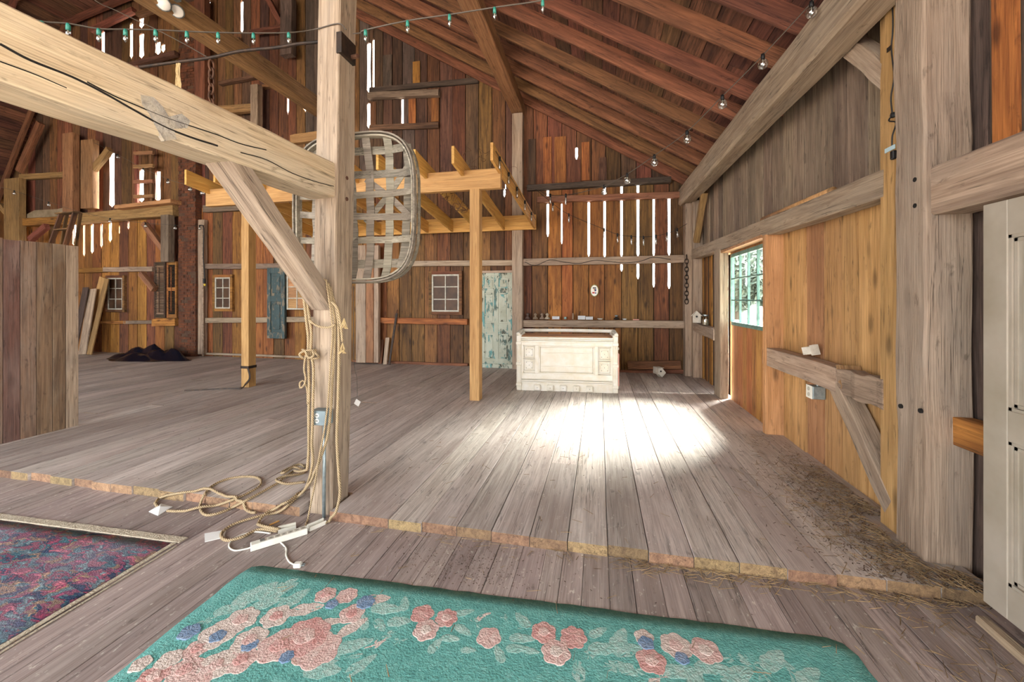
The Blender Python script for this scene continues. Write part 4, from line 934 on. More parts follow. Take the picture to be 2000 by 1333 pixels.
for i, (xa, ya, xb, yb, lab) in enumerate(((543, 1037, 578, 1028, 'short white plastic cord cover behind the power strip'), (602, 1033, 634, 1019, 'white plastic cord cover at the end of the power strip'))):
    a, b_ = onz(xa, ya, LZ + .015), onz(xb, yb, LZ + .015); mb = MB()
    mb.box(0, (b_ - a).length, -.022, .022, -.013, -.009).box(0, (b_ - a).length, -.022, -.018, -.009, .014).box(0, (b_ - a).length, .012, .022, -.009, .018)
    tag(mb.build('cord_cover', 'plastic', None, frame(a, b_)), lab, 'cord cover')
def sheet(corners, lab, nm='paper_tag', rise=.02):
    P = [onz(x, y, fz(x, y) - (.006 if rise > .01 else .009)) for x, y in corners]; c = sum(P, Vector()) / 4; mb = MB()
    vs = P + [c + Vector((0, 0, rise))] + [p - UP * .003 for p in P] + [c + Vector((0, 0, rise - .003))]
    mb.add(vs, [(0, 1, 4), (1, 2, 4), (2, 3, 4), (3, 0, 4), (6, 5, 9), (7, 6, 9), (8, 7, 9), (5, 8, 9), (0, 5, 6, 1), (1, 6, 7, 2), (2, 7, 8, 3), (3, 8, 5, 0)])
    tag(mb.build(nm, 'paper'), lab, 'paper')
sheet(Z5([(135, 832), (215, 780), (290, 800), (195, 858)]), 'crumpled white paper lying on the end of the coiled rope'); sheet(Z5([(498, 975), (640, 950), (625, 1000), (500, 1030)]), 'white paper scrap half under the rope loop near the power strip', rise=.001)
SH = MB(); a = onz(545, 1018, LZ + .008); b_ = onz(527, 1026, LZ + .008); tag(SH.bar(a, b_, .012, .006).build('wood_splinter', 'lumber'), 'small yellow wood splinter inside the rope loop', 'splinter')
# ================================================================== THINGS ON THE BACK WALL
def wrect(px0, py0, px1, py1, Y): return ony(px0, py1, Y), ony(px1, py0, Y)
def sash(name, lab, px0, py0, px1, py1, Y, cols, rows, frame_mat, casing=None, pane='darkpane', fw_=.035, cat='window', tilt=0.0):
    a, b_ = wrect(px0, py0, px1, py1, Y); t_ = thing(name, lab, cat, ((a.x + b_.x) / 2, Y, a.z))
    x0, x1, z0, z1 = a.x, b_.x, a.z, b_.z; T = Matrix.Translation((0, Y, z0)) @ Matrix.Rotation(tilt, 4, 'X') @ Matrix.Translation((0, 0, -z0)); H = z1 - z0
    for bx in ((x0, x0 + fw_, z0, z1), (x1 - fw_, x1, z0, z1)): MB().box(bx[0], bx[1], -.02, .015, bx[2], bx[3]).build('sash_stile', frame_mat, t_, T)
    for bx in ((x0 + fw_, x1 - fw_, z0, z0 + fw_), (x0 + fw_, x1 - fw_, z1 - fw_, z1)): MB().box(bx[0], bx[1], -.02, .015, bx[2], bx[3]).build('sash_rail', frame_mat, t_, T)
    for i in range(1, cols): x = x0 + (x1 - x0) * i / cols; MB().box(x - .011, x + .011, -.015, .012, z0 + fw_, z1 - fw_).build('muntin', frame_mat, t_, T)
    for j in range(1, rows): z = z0 + H * j / rows; MB().box(x0 + fw_, x1 - fw_, -.014, .012, z - .011, z + .011).build('muntin', frame_mat, t_, T)
    for i in range(cols):
        for j in range(rows): MB().box(x0 + (x1 - x0) * i / cols + .012, x0 + (x1 - x0) * (i + 1) / cols - .012, 0, .004, z0 + H * j / rows + .012, z0 + H * (j + 1) / rows - .012).build('pane', pane, t_, T)
    if casing:
        c = .07
        for bx in ((x0 - c, x0, z0 - c, z1 + c), (x1, x1 + c, z0 - c, z1 + c)): MB().box(bx[0], bx[1], -.03, .04, bx[2], bx[3]).build('casing', casing, t_, T)
        for bx in ((x0, x1, z0 - c, z0), (x0, x1, z1, z1 + c)): MB().box(bx[0], bx[1], -.035, .04, bx[2], bx[3]).build('casing', casing, t_, T)
    return t_
sash('sash_window', 'white six-pane window above the orange rail by the pergola post', 844, 536, 897, 609, 8.40, 2, 3, 'sash', 'brown')
sash('sash_window', 'narrow white six-pane window behind the leaning planks', 212, 543, 241, 605, 8.40, 2, 3, 'sash', 'brown')
sash('sash_window', 'dark six-pane window between the chimney pipe and the pergola post', 421, 542, 451, 603, 8.40, 2, 3, 'sash', 'orange')
sash('loose_sash', 'loose cream six-pane sash leaning on the wall rail beside the teal shutter', 561, 538, 600, 605, 8.31, 2, 3, 'sash', None, 'gold', cat='sash')
# peeling panelled door on the back wall
a, b_ = wrect(938, 533, 1001, 710, 8.36)
PD = thing('old_door', 'peeling white and aqua panelled door standing against the back wall', 'door', ((a.x + b_.x) / 2, 8.36, 0))
x0, x1, z0, z1 = a.x, b_.x, max(a.z, .06), b_.z; Wp = x1 - x0; Hp = z1 - z0
MB().box(x0, x1, 8.365, 8.39, z0, z1).build('core', 'peel', PD)
for f0, f1 in ((0, .14), (.43, .57), (.86, 1)): MB().box(x0 + Wp * f0, x0 + Wp * f1, 8.352, 8.375, z0, z1).build('stile', 'peel', PD, bevel=.003)
for f0, f1 in ((0, .06), (.33, .45), (.78, .83), (.94, 1)): MB().box(x0, x1, 8.3535, 8.374, z0 + Hp * f0, z0 + Hp * f1).build('rail', 'peel', PD, bevel=.003)
for c0_, c1_ in ((.14, .43), (.57, .86)):
    for r0, r1 in ((.06, .33), (.45, .78), (.83, .94)): MB().box(x0 + Wp * c0_ + .03, x0 + Wp * c1_ - .03, 8.357, 8.37, z0 + Hp * r0 + .03, z0 + Hp * r1 - .03).build('panel', 'peel', PD, bevel=.006)
MB().box(x0, x1 + .03, 8.33, 8.37, z1, z1 + .05).build('head_board', 'grey', PD); MB().box(x0, x1 + .03, 8.33, 8.39, 0, z0).build('bottom_board', 'peel', PD)
# shutters
a, b_ = wrect(523, 523, 557, 661, 8.285); SH = thing('old_shutter', 'peeling teal panelled shutter hung on the wall beside the loose sash', 'shutter', ((a.x + b_.x) / 2, 8.27, a.z))
x0, x1, z0, z1 = a.x, b_.x, a.z, b_.z; Wp, Hp = x1 - x0, z1 - z0
MB().box(x0, x1, 8.285, 8.326, z0, z1).build('core', 'peelblue', SH)
for f0, f1 in ((0, .2), (.8, 1)): MB().box(x0 + Wp * f0, x0 + Wp * f1, 8.26, 8.29, z0, z1).build('stile', 'peelblue', SH, bevel=.003)
for f0, f1 in ((0, .09), (.52, .60), (.92, 1)): MB().box(x0 + Wp * .2, x0 + Wp * .8, 8.261, 8.29, z0 + Hp * f0, z0 + Hp * f1).build('rail', 'peelblue', SH, bevel=.003)
for f0, f1 in ((.13, .48), (.64, .88)): MB().box(x0 + Wp * .28, x0 + Wp * .72, 8.266, 8.29, z0 + Hp * f0, z0 + Hp * f1).build('panel', 'peelblue', SH, bevel=.006)
def louvre(px0, py0, px1, py1, Y, lab, fm='louvre', dark=None):
    a, b_ = wrect(px0, py0, px1, py1, Y); t_ = thing('louvred_shutter', lab, 'shutter', ((a.x + b_.x) / 2, Y, a.z)); x0, x1, z0, z1 = a.x, b_.x, a.z, b_.z
    for q0, q1 in ((x0, x0 + .05), (x1 - .05, x1)): MB().box(q0, q1, Y - .02, Y + .02, z0, z1).build('stile', fm, t_)
    for f0, f1 in ((0, .06), (.48, .54), (.94, 1)): MB().box(x0 + .05, x1 - .05, Y - .019, Y + .019, z0 + (z1 - z0) * f0, z0 + (z1 - z0) * f1).build('rail', fm, t_)
    for f0, f1 in ((.06, .48), (.54, .94)):
        n = 14; za, zb = z0 + (z1 - z0) * f0, z0 + (z1 - z0) * f1
        for k in range(n): MB().box(x0 + .05, x1 - .05, -.022, .022, -.003, .003).build('louvre_slat', dark or 'slate', t_, Matrix.Translation((0, Y, za + (zb - za) * (k + .5) / n)) @ Matrix.Rotation(.6, 4, 'X'))
    MB().box((x0 + x1) / 2 - .01, (x0 + x1) / 2 + .01, Y - .035, Y - .025, z0 + (z1 - z0) * .1, z0 + (z1 - z0) * .9).build('tilt_rod', fm, t_)
louvre(302, 512, 324, 621, 8.305, 'brown louvred shutter hung near the chimney, its slats pale'); louvre(327, 511, 346, 621, 8.305, 'rust-framed dark shutter hung against the chimney side', 'orange', 'seam')
# chimney
CHM = thing('brick_chimney', 'tall rough red brick chimney rising against the back wall', 'chimney', (-10.5, 8.28, 0))
xa, xb = ony(348, 600, 8.28).x, ony(382, 600, 8.28).x
MB().box(xa + .01, xb - .01, 8.29, 8.45, 0, 10.0).build('mortar_core', 'mortar', CHM)
bk = MB(); z = 0; r_ = 0
while z < 9.93:
    x = xa - (.1 if r_ % 2 else 0)
    while x < xb - .03:
        x_a, x_b = max(x, xa), min(x + .2, xb); dy = R.uniform(-.012, .012)
        if x_b - x_a > .03: bk.box(x_a + .005, x_b - .005, 8.28 + dy, 8.38, z + .005, z + .066)
        x += .205
    y = 8.38
    while y < 8.44: bk.box(xb - .1, xb + R.uniform(-.008, .008), y + .005, y + .065, z + .005, z + .066); y += .11
    z += .074; r_ += 1
o = bk.build('brickwork', 'brick', CHM); o['kind'] = 'stuff'
CN = thing('steel_conduit', 'pale vertical conduit with sockets running down beside the chimney', 'conduit', (-9.85, 8.12, .3))
MB().tube([Vector((ony(397, 600, 8.31).x, 8.31, .0)), Vector((ony(396, 600, 8.31).x, 8.31, ony(396, 440, 8.31).z))], .025, 8).build('pipe', 'slate', CN, smooth=True)
MB().tube(spline([ony(x, y, 8.275) for x, y in ((390, 440), (398, 446), (397, 500), (400, 545))], 4), .012, 6).build('cable', 'cable', CN)
q = ony(399, 549, 8.255); MB().lathe([(.03, .06), (.035, 0), (.03, -.06)], q, 8).build('junction', 'black', CN); MB().lathe([(.02, .03), (.028, 0), (.01, -.03)], ony(400, 557, 8.255), 8).build('lamp_holder', plain('yellow plastic', 'c9b13f', .5), CN)
# leaning planks
for (xb_, yb_, xt, yt, w_, mt, lab) in ((166, 690, 203, 543, .34, 'gold', 'wide yellowed plank leaning on the wall behind the darker planks'), (160, 692, 184, 562, .2, 'dim', 'dark narrow plank leaning at the edge of the partition'), (172, 693, 192, 565, .26, 'slate', 'grey plank leaning in the middle of the stacked planks'), (180, 694, 214, 545, .16, 'purlin', 'tan plank leaning beside the narrow window')):
    a = onz(xb_, yb_, .0); t_ = ony(xt, yt, 8.27); sh_ = Vector((0, -{'gold': 0, 'purlin': .06, 'slate': .12, 'dim': .18}[mt], 0)); a += sh_; t_ += sh_; tag(timber('leaning_plank', a + UP * .02, t_, w_, .03, mt, None, Vector((0, -1, .3)), 0, 2, .004), lab, 'plank')
for (xb_, yb_, xt, yt, w_, mt, lab) in ((742, 8.27, 746, 664, .09, 'rafter', 'short reddish board stub leaning at the wall by the iron bar'), (752, 8.215, 757, 660, .1, 'grey', 'short grey board stub leaning beside the reddish one')):
    a = ony(xb_, 700, yb_); a.z = .003; tag(timber('board_stub', a, ony(xt, yt, 8.43 if mt == 'rafter' else 8.385), w_, .025, mt, None, Vector((0, -1, .3))), lab, 'board')
IB = thing('iron_bar', 'long dark iron pry bar leaning against the wall rail', 'bar', onz(760, 713, 0))
a, b_ = onz(760, 713, 0.005), ony(775, 612, 8.315); MB().bar(a, b_, .05, .02, Vector((0, -1, 0))).build('shaft', 'iron', IB); MB().tube(spline([b_, b_ + Vector((.01, -.01, .05)), b_ + Vector((.03, -.02, .07)), b_ + Vector((.03, -.02, .03))], 4), .014, 6).build('hook', 'rust', IB)
# black plastic heap
def heap(cpx, cpy, sx, sy, h, lab, seed):
    from mathutils import noise as mn
    c = onz(cpx, cpy, 0); rr = random.Random(seed); nu, nv = 90, 44; vs = []; fs = []
    bumps = [(-.62, -.1, .34, .5), (-.25, .1, .36, .8), (.08, .15, .3, 1.0), (.32, -.1, .34, .75), (.66, .05, .3, .85), (.0, -.45, .4, .5), (.45, .35, .3, .7)]
    for j in range(nv + 1):
        for i in range(nu + 1):
            u, v = -1 + 2 * i / nu, -1 + 2 * j / nv; a = math.atan2(v, u); d = math.hypot(u, v)
            k = 1 / max(abs(math.cos(a)), abs(math.sin(a))); edge = .92 + .1 * math.sin(3 * a + 1) + .06 * math.sin(7 * a + 2)
            uu, vv = u / k * edge, v / k * edge; dd = math.hypot(uu, vv) / edge
            z = max(b4[3] * math.exp(-((uu - b4[0]) ** 2 + (vv - b4[1]) ** 2) / b4[2] ** 2) for b4 in bumps) * h
            z *= max(0, 1 - dd ** 5); rg = abs(mn.noise(Vector((uu * 5, vv * 2.4, seed)))) + .5 * abs(mn.noise(Vector((uu * 8, vv * 5, seed + 3))))
            z = max(.004, z * (1.1 - .5 * rg) + .05 * rg * (1 - dd ** 3))
            vs.append((c.x + sx * uu, c.y + sy * vv, z))
    for j in range(nv): fs += [(j * (nu + 1) + i, j * (nu + 1) + i + 1, (j + 1) * (nu + 1) + i + 1, (j + 1) * (nu + 1) + i) for i in range(nu)]
    tag(MB().add(vs, fs).build('plastic_sheet', 'tarp', smooth=True), lab, 'plastic sheet')
heap(286, 702, 1.3, .44, .36, 'crumpled black plastic sheeting heaped on the floor by the chimney', 4)
# oval plaque
PQ = thing('oval_plaque', 'oval cream plaque with a coloured print, hung on the back wall', 'plaque', ony(1161, 570, 8.41))
q = ony(1161, 568, 8.42); cc = MB(); n = 28
def oval(rx, rz, y, th, nm, mt): MB().prism([(q.x + rx * math.cos(2 * PI * k / n), q.z + rz * math.sin(2 * PI * k / n)) for k in range(n)], th, Matrix.Translation((0, y, 0))).build(nm, mt, PQ)
oval(.085, .125, 8.405, .02, 'rim', plain('olive rim', '8d9a5e', .6)); oval(.073, .112, 8.40, .01, 'face', 'cer')
for dx, dz, w_, h_, c_ in ((0, .055, .07, .025, '3b3a3a'), (.02, .01, .035, .05, '3f5f92'), (-.02, -.045, .05, .03, 'c24a3d'), (.025, -.05, .03, .025, '54648a'), (.0, .02, .03, .03, 'd8913f')):
    MB().box(q.x + dx - w_ / 2, q.x + dx + w_ / 2, 8.397, 8.401, q.z + dz - h_ / 2, q.z + dz + h_ / 2).build('print_patch', plain('print ' + c_, c_, .6), PQ, bevel=.001)
# ------------------------------------------------------------------ things on the shelf rail
SY = 8.37; SZ = ony(1180, 632, 8.385).z + .0725 + .004
def shx(px): return ony(px, 620, SY).x
for px, mt, lab in ((1031, 'dim', 'darkest turned finial, next to the wall post on the shelf rail'), (1046, 'slate', 'grey turned finial second from the wall post on the shelf rail'), (1059, 'grey', 'pale turned finial third from the wall post on the shelf rail'), (1069, 'fringe', 'palest flaking turned finial next to the grey carton')):
    tag(MB().lathe([(.055, 0), (.058, .015), (.04, .035), (.022, .055), (.02, .07), (.034, .085), (.036, .1), (.022, .12), (.005, .13)], (shx(px), SY - .01, SZ), 14).build('turned_finial', mt, smooth=True), lab, 'finial', 'turned finials')
def carton(px0, px1, h, lab, mt='greybox', nm='small_box'):
    t_ = thing(nm, lab, 'box', ((shx(px0) + shx(px1)) / 2, SY, SZ)); MB().box(shx(px0), shx(px1), SY - .05, SY + .02, SZ, SZ + h).build('carton', mt, t_, bevel=.002); MB().box(shx(px0) - .001, shx(px1) + .001, SY - .052, SY + .02, SZ + h - .02, SZ + h + .003).build('lid', mt, t_)
carton(1079, 1093, .058, 'small grey carton just beyond the finials on the shelf rail'); carton(1129, 1143, .075, 'taller grey carton by the propped card on the shelf rail'); carton(1144, 1158, .058, 'low grey carton between the taller carton and the white dish')
tag(MB().lathe([(.02, 0), (.03, .01), (.028, .045), (.035, .05)], (shx(1104), SY, SZ), 10).build('glass_cup', plain('aqua glass', '9fc3bf', .2), smooth=True), 'small aqua cup standing between two grey cartons', 'cup')
tag(timber('wood_stub', (shx(1119), SY, SZ), (shx(1119), SY, SZ + .13), .03, .04, 'slate'), 'upright grey wooden stub on the shelf rail', 'wood')
tag(MB().bar((shx(1127), SY + .032, SZ + .002), (shx(1133), SY + .06, SZ + .17), .06, .006, Vector((1, 0, 0))).build('propped_card', 'rafter'), 'brown card propped up behind the taller grey carton', 'card')
for px, r, lab, mt in ((1172, .06, 'white oval dish on the shelf rail', 'cer'), (1220, .045, 'flat pale saucer beside the oil lamp on the shelf rail', 'greybox')):
    tag(MB().lathe([(r * .5, 0), (r * .9, .012), (r, .026), (r * .92, .024), (r * .5, .008)], (shx(px), SY - .01, SZ), 18).build('dish', mt, smooth=True), lab, 'dish')
LM = thing('lantern_burner', 'small round metal lantern burner on the shelf rail', 'burner', (shx(1204), SY, SZ)); MB().lathe([(.03, 0), (.05, .015), (.055, .03), (.03, .05), (.015, .06)], (shx(1204), SY, SZ), 12).build('font', 'iron', LM, smooth=True); MB().lathe([(.012, .06), (.035, .075), (.035, .09), (.01, .1)], (shx(1204), SY, SZ), 10).build('burner', 'conduit', LM, smooth=True)
tag(MB().box(shx(1236), shx(1248), SY - .04, SY, SZ, SZ + .02).build('pink_packet', 'pink', bevel=.004), 'flat pink packet at the far end of the shelf rail items', 'packet')
def birdhouse(lab, M4, s=1.0, hole=True):
    t_ = thing('birdhouse', lab, 'birdhouse', M4.translation); b2 = M4 @ Matrix.Scale(s, 4)
    MB().prism([(-.06, 0), (.06, 0), (.06, .12), (0, .18), (-.06, .12)], .11, b2).build('body', 'birdwhite', t_)
    for sg in (-1, 1): MB().add([b2 @ Vector(p) for p in ((0, -.02, .185), (sg * .08, -.02, .105), (sg * .08, .13, .105), (0, .13, .185), (0, -.02, .197), (sg * .085, -.02, .112), (sg * .085, .13, .112), (0, .13, .197))], [(0, 1, 2, 3), (7, 6, 5, 4), (0, 4, 5, 1), (1, 5, 6, 2), (2, 6, 7, 3), (3, 7, 4, 0)]).build('roof_board', 'birdwhite', t_)
    if hole: MB().lathe([(.016, 0), (.016, .003)], b2 @ Vector((0, -.001, .1)), 12, b2.to_3x3().to_4x4() @ Matrix.Rotation(PI / 2, 4, 'X')).build('entrance_hole', 'black', t_)
q = onx(1352, 632, XF(8) + .05); zt = .98 + .085
birdhouse('white gabled birdhouse standing in the corner beside the glass jar', Matrix.Translation((XF(7.9) + .0, 7.85, zt)) @ Matrix.Rotation(-.4, 4, 'Z'), 1.15)
q = onz(1297, 739, 0); birdhouse('white birdhouse tipped over on the floor near the corner post', Matrix.Translation((q.x, q.y, .055)) @ Matrix.Rotation(.5, 4, 'Z') @ Matrix.Rotation(-.75, 4, 'Y'), 1.05)
q = onx(1580, 690, XF(4.2) + .06); birdhouse('small white birdhouse lying on the wall rail above the outlet', Matrix.Translation((XF(4.1) + .075, 4.12, .965 + .035)) @ Matrix.Rotation(.9, 4, 'Z') @ Matrix.Rotation(1.35, 4, 'X') @ Matrix.Translation((0, 0, -.06)), .62)
JR = thing('glass_jar', 'glass jar of pale bits with a tin lid beside the corner birdhouse', 'jar', (XF(7.5) + .05, 7.52, zt - .02)); c = (XF(7.5) + .06, 7.52, zt - .025)
MB().lathe([(.05, 0), (.055, .01), (.055, .14), (.04, .16), (.04, .17)], c, 14).build('glass_body', 'bulb', JR, smooth=True); MB().lathe([(.042, .165), (.044, .17), (.044, .19), (.0, .192)], c, 14).build('lid', 'conduit', JR); MB().lathe([(.047, .01), (.049, .02), (.047, .11), (0, .115)], c, 12).build('contents', plain('pale bits', 'c9c2a8', .8, 0, '97907a', 40), JR)
# outlet on the right wall
OW = thing('wall_outlet', 'silver wall outlet box below the rail on the golden boards', 'outlet', onx(1585, 765, 1.96)); q = onx(1582, 765, XF(4) + .06)
MB().box(q.x, q.x + .1, q.y - .055, q.y + .055, q.z - .06, q.z + .055).build('box', 'conduit', OW, bevel=.004); pf_ = MB().box(q.x - .006, q.x, q.y - .045, q.y + .06, q.z - .062, q.z + .057).build('cover_plate', 'plastic', OW, bevel=.002)
for dz in (-.027, .024): MB().lathe([(.018, 0), (.018, .004)], (q.x - .006, q.y + .01, q.z + dz), 12, Matrix.Rotation(-PI / 2, 4, 'Y')).build('receptacle', 'sash', pf_)
MB().tube([(q.x + .06, q.y, q.z + .05), (q.x + .06, q.y, q.z + .16)], .008, 6).build('cable', 'conduit', OW)
# pole lying on the upper rail
a, b_ = onx(1490, 425, XF(5.4) + .06), onx(1628, 366, XF(3.8) + .06); a.z, b_.z = 2.43 + .0, 2.405; tag(MB().tube([a, b_], .03, 10).build('wooden_pole', 'gold', smooth=True), 'round wooden pole lying on top of the upper wall rail', 'pole')
# ------------------------------------------------------------------ chains, pipe, floodlights
def chain(top, n, lab, r=.022, mt='iron', pitch=.062, wire=.006):
    t_ = thing('hanging_chain', lab, 'chain', top)
    for i in range(n):
        c = Vector(top) - UP * (pitch * i + pitch / 2); ax = Vector((1, 0, 0)) if i % 2 else Vector((0, 1, 0)); pts = []
        for k in range(14): a = 2 * PI * k / 14; pts.append(c + ax * (r * math.cos(a)) + UP * (pitch * .66 * math.sin(a)))
        MB().tube(pts, wire, 5, closed=True).build('link', mt, t_, smooth=True)
chain(ony(1341, 499, 8.212), 12, 'dark iron chain hanging down the corner post', .032, 'iron', .078, .009)
chain(ony(413, 120, 2.53), 7, 'rusty chain hanging from the iron rod behind the pale beam', .022, 'rust', .062, .0075)
IR = thing('iron_rod', 'long dark iron rod fixed to the roped post above the pale beam', 'rod', ony(440, 105, 2.55))
MB().tube(spline([ony(x, y, 2.53) for x, y in ((268, 132), (340, 122), (410, 113), (470, 100), (540, 93), (580, 86), (612, 83), (627, 81))], 4), .012, 8).build('bar', 'iron', IR, smooth=True); MB().tube([ony(270, 131, 2.53), ony(272, 165, 2.53)], .022, 8).build('end_bracket', 'rust', IR)
TW = thing('twine_bundle', 'frayed tan twine hanging from the iron rod', 'twine', ony(350, 120, 2.53))
for k in range(12): MB().tube(spline([ony(345 + R.uniform(-3, 8), 118, 2.53), ony(345 + R.uniform(-4, 6), 140, 2.53 + R.uniform(-.01, .01)), ony(348 + R.uniform(-5, 6), 165, 2.53), ony(350 + R.uniform(-6, 6), 183 + R.uniform(-6, 4), 2.53)], 4), .0035, 4).build('strand', 'twine', TW)
FL = thing('twin_floodlight', 'twin white floodlight heads mounted under the purlin beam', 'floodlight', onx(335, 10, -6.0))
for x, y in ((320, 8), (346, 22)):
    q = onx(x, y, -5.95); rot = (EYE + Vector((-1.5, 0, -1)) - q).to_track_quat('Z', 'Y').to_matrix().to_4x4()
    h_ = MB().lathe([(.03, -.16), (.035, -.1), (.085, -.02), (.09, .01)], q, 14, rot).build('lamp_head', 'conduit', FL, smooth=True); MB().lathe([(.085, 0), (.07, .02), (0, .028)], q, 14, rot).build('lens', 'cer', h_, smooth=True)
for x, y in ((320, 8), (346, 22)):
    q = onx(x, y, -5.95); dq = (q - EYE - Vector((-1.5, 0, -1))).normalized(); m0 = onx(335, 0, -6); MB().tube([q + dq * .12, q + dq * .17, Vector((-5.96, m0.y, m0.z + .04))], .014, 6).build('neck', 'conduit', FL)
MB().box(-6.02, -5.9, onx(335, 0, -6).y - .06, onx(335, 0, -6).y + .06, onx(335, 0, -6).z, onx(335, 0, -6).z + .1).build('mount', 'conduit', FL)
# ------------------------------------------------------------------ string lights
def strand(lab, pts, bulbs, kind, nm='string_lights', wr=.0045):
    t_ = thing(nm, lab, 'string lights', pts[0]); MB().tube(spline(pts, 6), wr, 5).build('wire', 'wire' if kind != 'tube' else 'cable', t_)
    for p in bulbs:
        p = Vector(p)
        if kind == 'globe': sk_, prof_, sm = [(.014, .01), (.016, -.012), (.014, -.034)], [(.014, -.03), (.03, -.045), (.04, -.072), (.032, -.1), (.01, -.113)], 'black'
        elif kind == 'cone': sk_, prof_, sm = [(.008, .012), (.011, 0), (.011, -.026)], [(.009, -.024), (.0125, -.036), (.0115, -.052), (.003, -.068)], 'socketgreen'
        else: sk_, prof_, sm = [(.014, .02), (.017, 0), (.015, -.045)], [(.013, -.043), (.019, -.06), (.019, -.15), (.008, -.165)], 'black'
        MB().lathe(sk_, p, 8).build('socket', sm, t_, smooth=True); g_ = MB().lathe(prof_, p, 10).build('bulb', 'bulb', t_, smooth=True)
        MB().tube([p + UP * sk_[-1][1], p + UP * (prof_[-1][1] * .75)], .003 if kind != 'tube' else .006, 4).build('filament', 'filament', g_)
NAIL = ony(1046, 370, 8.318)                                # nail on the dark girt where three strings end
G = [(1585, 5), (1490, 108), (1411, 188), (1342, 257), (1278, 304), (1225, 340), (1180, 363)]
gp = [dep(x, y, 2.9 * (1 + .1 * i)) for i, (x, y) in enumerate(G)]; JN = dep(1135, 376, 5.6)
strand('string of round clear globe bulbs sagging beside the plate beam', [Vector((1.62, 2.9, 3.66)), dep(1640, -60, 2.6)] + gp + [JN], gp, 'globe')
ja = [dep(1105, 381, 6.4), dep(1075, 381, 7.3)]
strand('two long tube bulbs between the globe string and the dark wall girt', [JN] + ja + [NAIL], ja, 'tube')
cg = [(40, 32), (82, 46), (133, 50), (193, 60), (245, 61), (304, 62), (365, 65), (426, 67), (495, 68), (564, 67)]
cpz = [dep(x, y, 2.1 + .0012 * x) for x, y in cg]
strand('string of small clear bulbs in green sockets above the pale beam', [Vector((-6.1, -1.0, 5.61)), Vector((-4.4, .4, 4.0)), dep(-40, 10, 2.0)] + [p + UP * .012 for p in cpz] + [ony(612, 58, 2.48), ony(660, 46, 2.49), ony(676, 58, 2.482)], cpz, 'cone')
cg2 = [(714, 62), (796, 44), (878, 32), (966, 18), (1060, 4)]; cp2 = [dep(x, y, 2.55 - .0002 * (x - 714)) for x, y in cg2]
strand('string of green-socket bulbs leading off from the strap on the post', [ony(690, 66, 2.5), dep(705, 64, 2.6)] + [p + UP * .012 for p in cp2] + [dep(1160, -25, 2.4), Vector((1.64, 2.4, 3.68))], cp2, 'cone')
def raf(y): return Vector((-1.411 + .034 * (y - 5.2) + .021, y, 3.4 - .41 * (y - 5.2) / 3.026 + .15))     # on the outer face of the end rafter
tbp = [raf(y) for y in (5.45, 5.95, 6.5, 7.1, 7.7)]
strand('long tube bulbs strung along the outer pergola rafter', [raf(5.25)] + tbp + [raf(8.15)], tbp, 'tube')
tb2 = [(1080, 398), (1111, 419), (1180, 448), (1206, 458), (1233, 462), (1257, 463), (1281, 461), (1303, 456), (1323, 448)]
tp2 = [ony(x, y, 8.2 - .5 * math.sin(PI * (x - 1046) / 296)) for x, y in tb2]
strand('long tube bulbs drooping in front of the daylight gaps', [NAIL] + tp2 + [ony(1342, 437, 8.238)], tp2, 'tube')
tag(MB().tube(spline([ony(x, y, 8.318) for x, y in ((1025, 512), (1045, 519), (1074, 508), (1100, 512), (1131, 515), (1160, 509), (1189, 511), (1220, 514), (1253, 510), (1275, 503), (1310, 507))], 5), .006, 5).build('light_cable', 'cable'), 'dark wavy light cable stapled along the middle wall rail', 'cable')
lfp = [ony(x, y, 7.4) for x, y in ((28, 373), (95, 395), (146, 411), (215, 427), (284, 436), (342, 440))]
strand('clear bulbs on a dark wire sweeping across the far loft beam', [Vector((-17.8, 7.6, 4.9)), ony(0, 366, 7.4)] + lfp + [ony(391, 441, 8.272)], lfp[:2] + lfp[3:] + [ony(390, 441, 8.25)], 'globe')
lf2 = [ony(230, 302, 7.6), ony(280, 329, 7.3), ony(328, 350, 6.7), ony(371, 363, 6.1), ony(395, 370, 5.8)]
strand('clear bulbs on a thin wire high in front of the wall ladder', [ony(184, 279, 8.11)] + lf2 + [Vector((-6.752, 5.65, 3.42))], lf2, 'globe')
tag(MB().tube(spline([onx(100, -116, -6.1), dep(172, -12, 4.1), dep(230, 22, 3.8), dep(300, 55, 3.5), dep(360, 86, 3.27), ony(411, 115, 2.53)], 4), .004, 5).build('guy_wire', 'wire'), 'thin brown wire slanting down to the hanging chain', 'wire')
# ------------------------------------------------------------------ ladders and loft pieces
LD = thing('wall_ladder', 'rustic ladder of split rungs fixed on the wall beside the chimney', 'ladder', ony(285, 395, 8.15))
for x in (268, 297): timber('rail', ony(x, 397, 8.2), ony(x - 2, 295, 8.2), .06, .08, 'rafter', LD, Vector((1, 0, 0)))
for y in (326, 356, 385, 300): timber('rung', ony(262, y, 8.15), ony(300, y - 2, 8.15), .05, .09, 'purlin', LD, UP, .004, 3)
SL2 = thing('stepladder', 'wooden stepladder standing behind the plank partition', 'ladder', (-9.6, 5.6, 0)); yl = 5.6
def lp(x, y, dy=0): return ony(x, y, yl + dy)
top_l, top_r = lp(120, 418), lp(147, 415)
for t0, sg in ((top_l, -1), (top_r, 1)):
    bt = Vector((t0.x + sg * .1 - .85, yl - .3, 0)); timber('front_rail', bt, t0, .03, .08, 'brown', SL2, Vector((0, 1, 0))); bt2 = Vector((t0.x + sg * .1 - 1.5, yl + .5, 0)); timber('back_leg', bt2, t0 + Vector((0, .08, 0)), .03, .05, 'brown', SL2, Vector((0, 1, 0)))
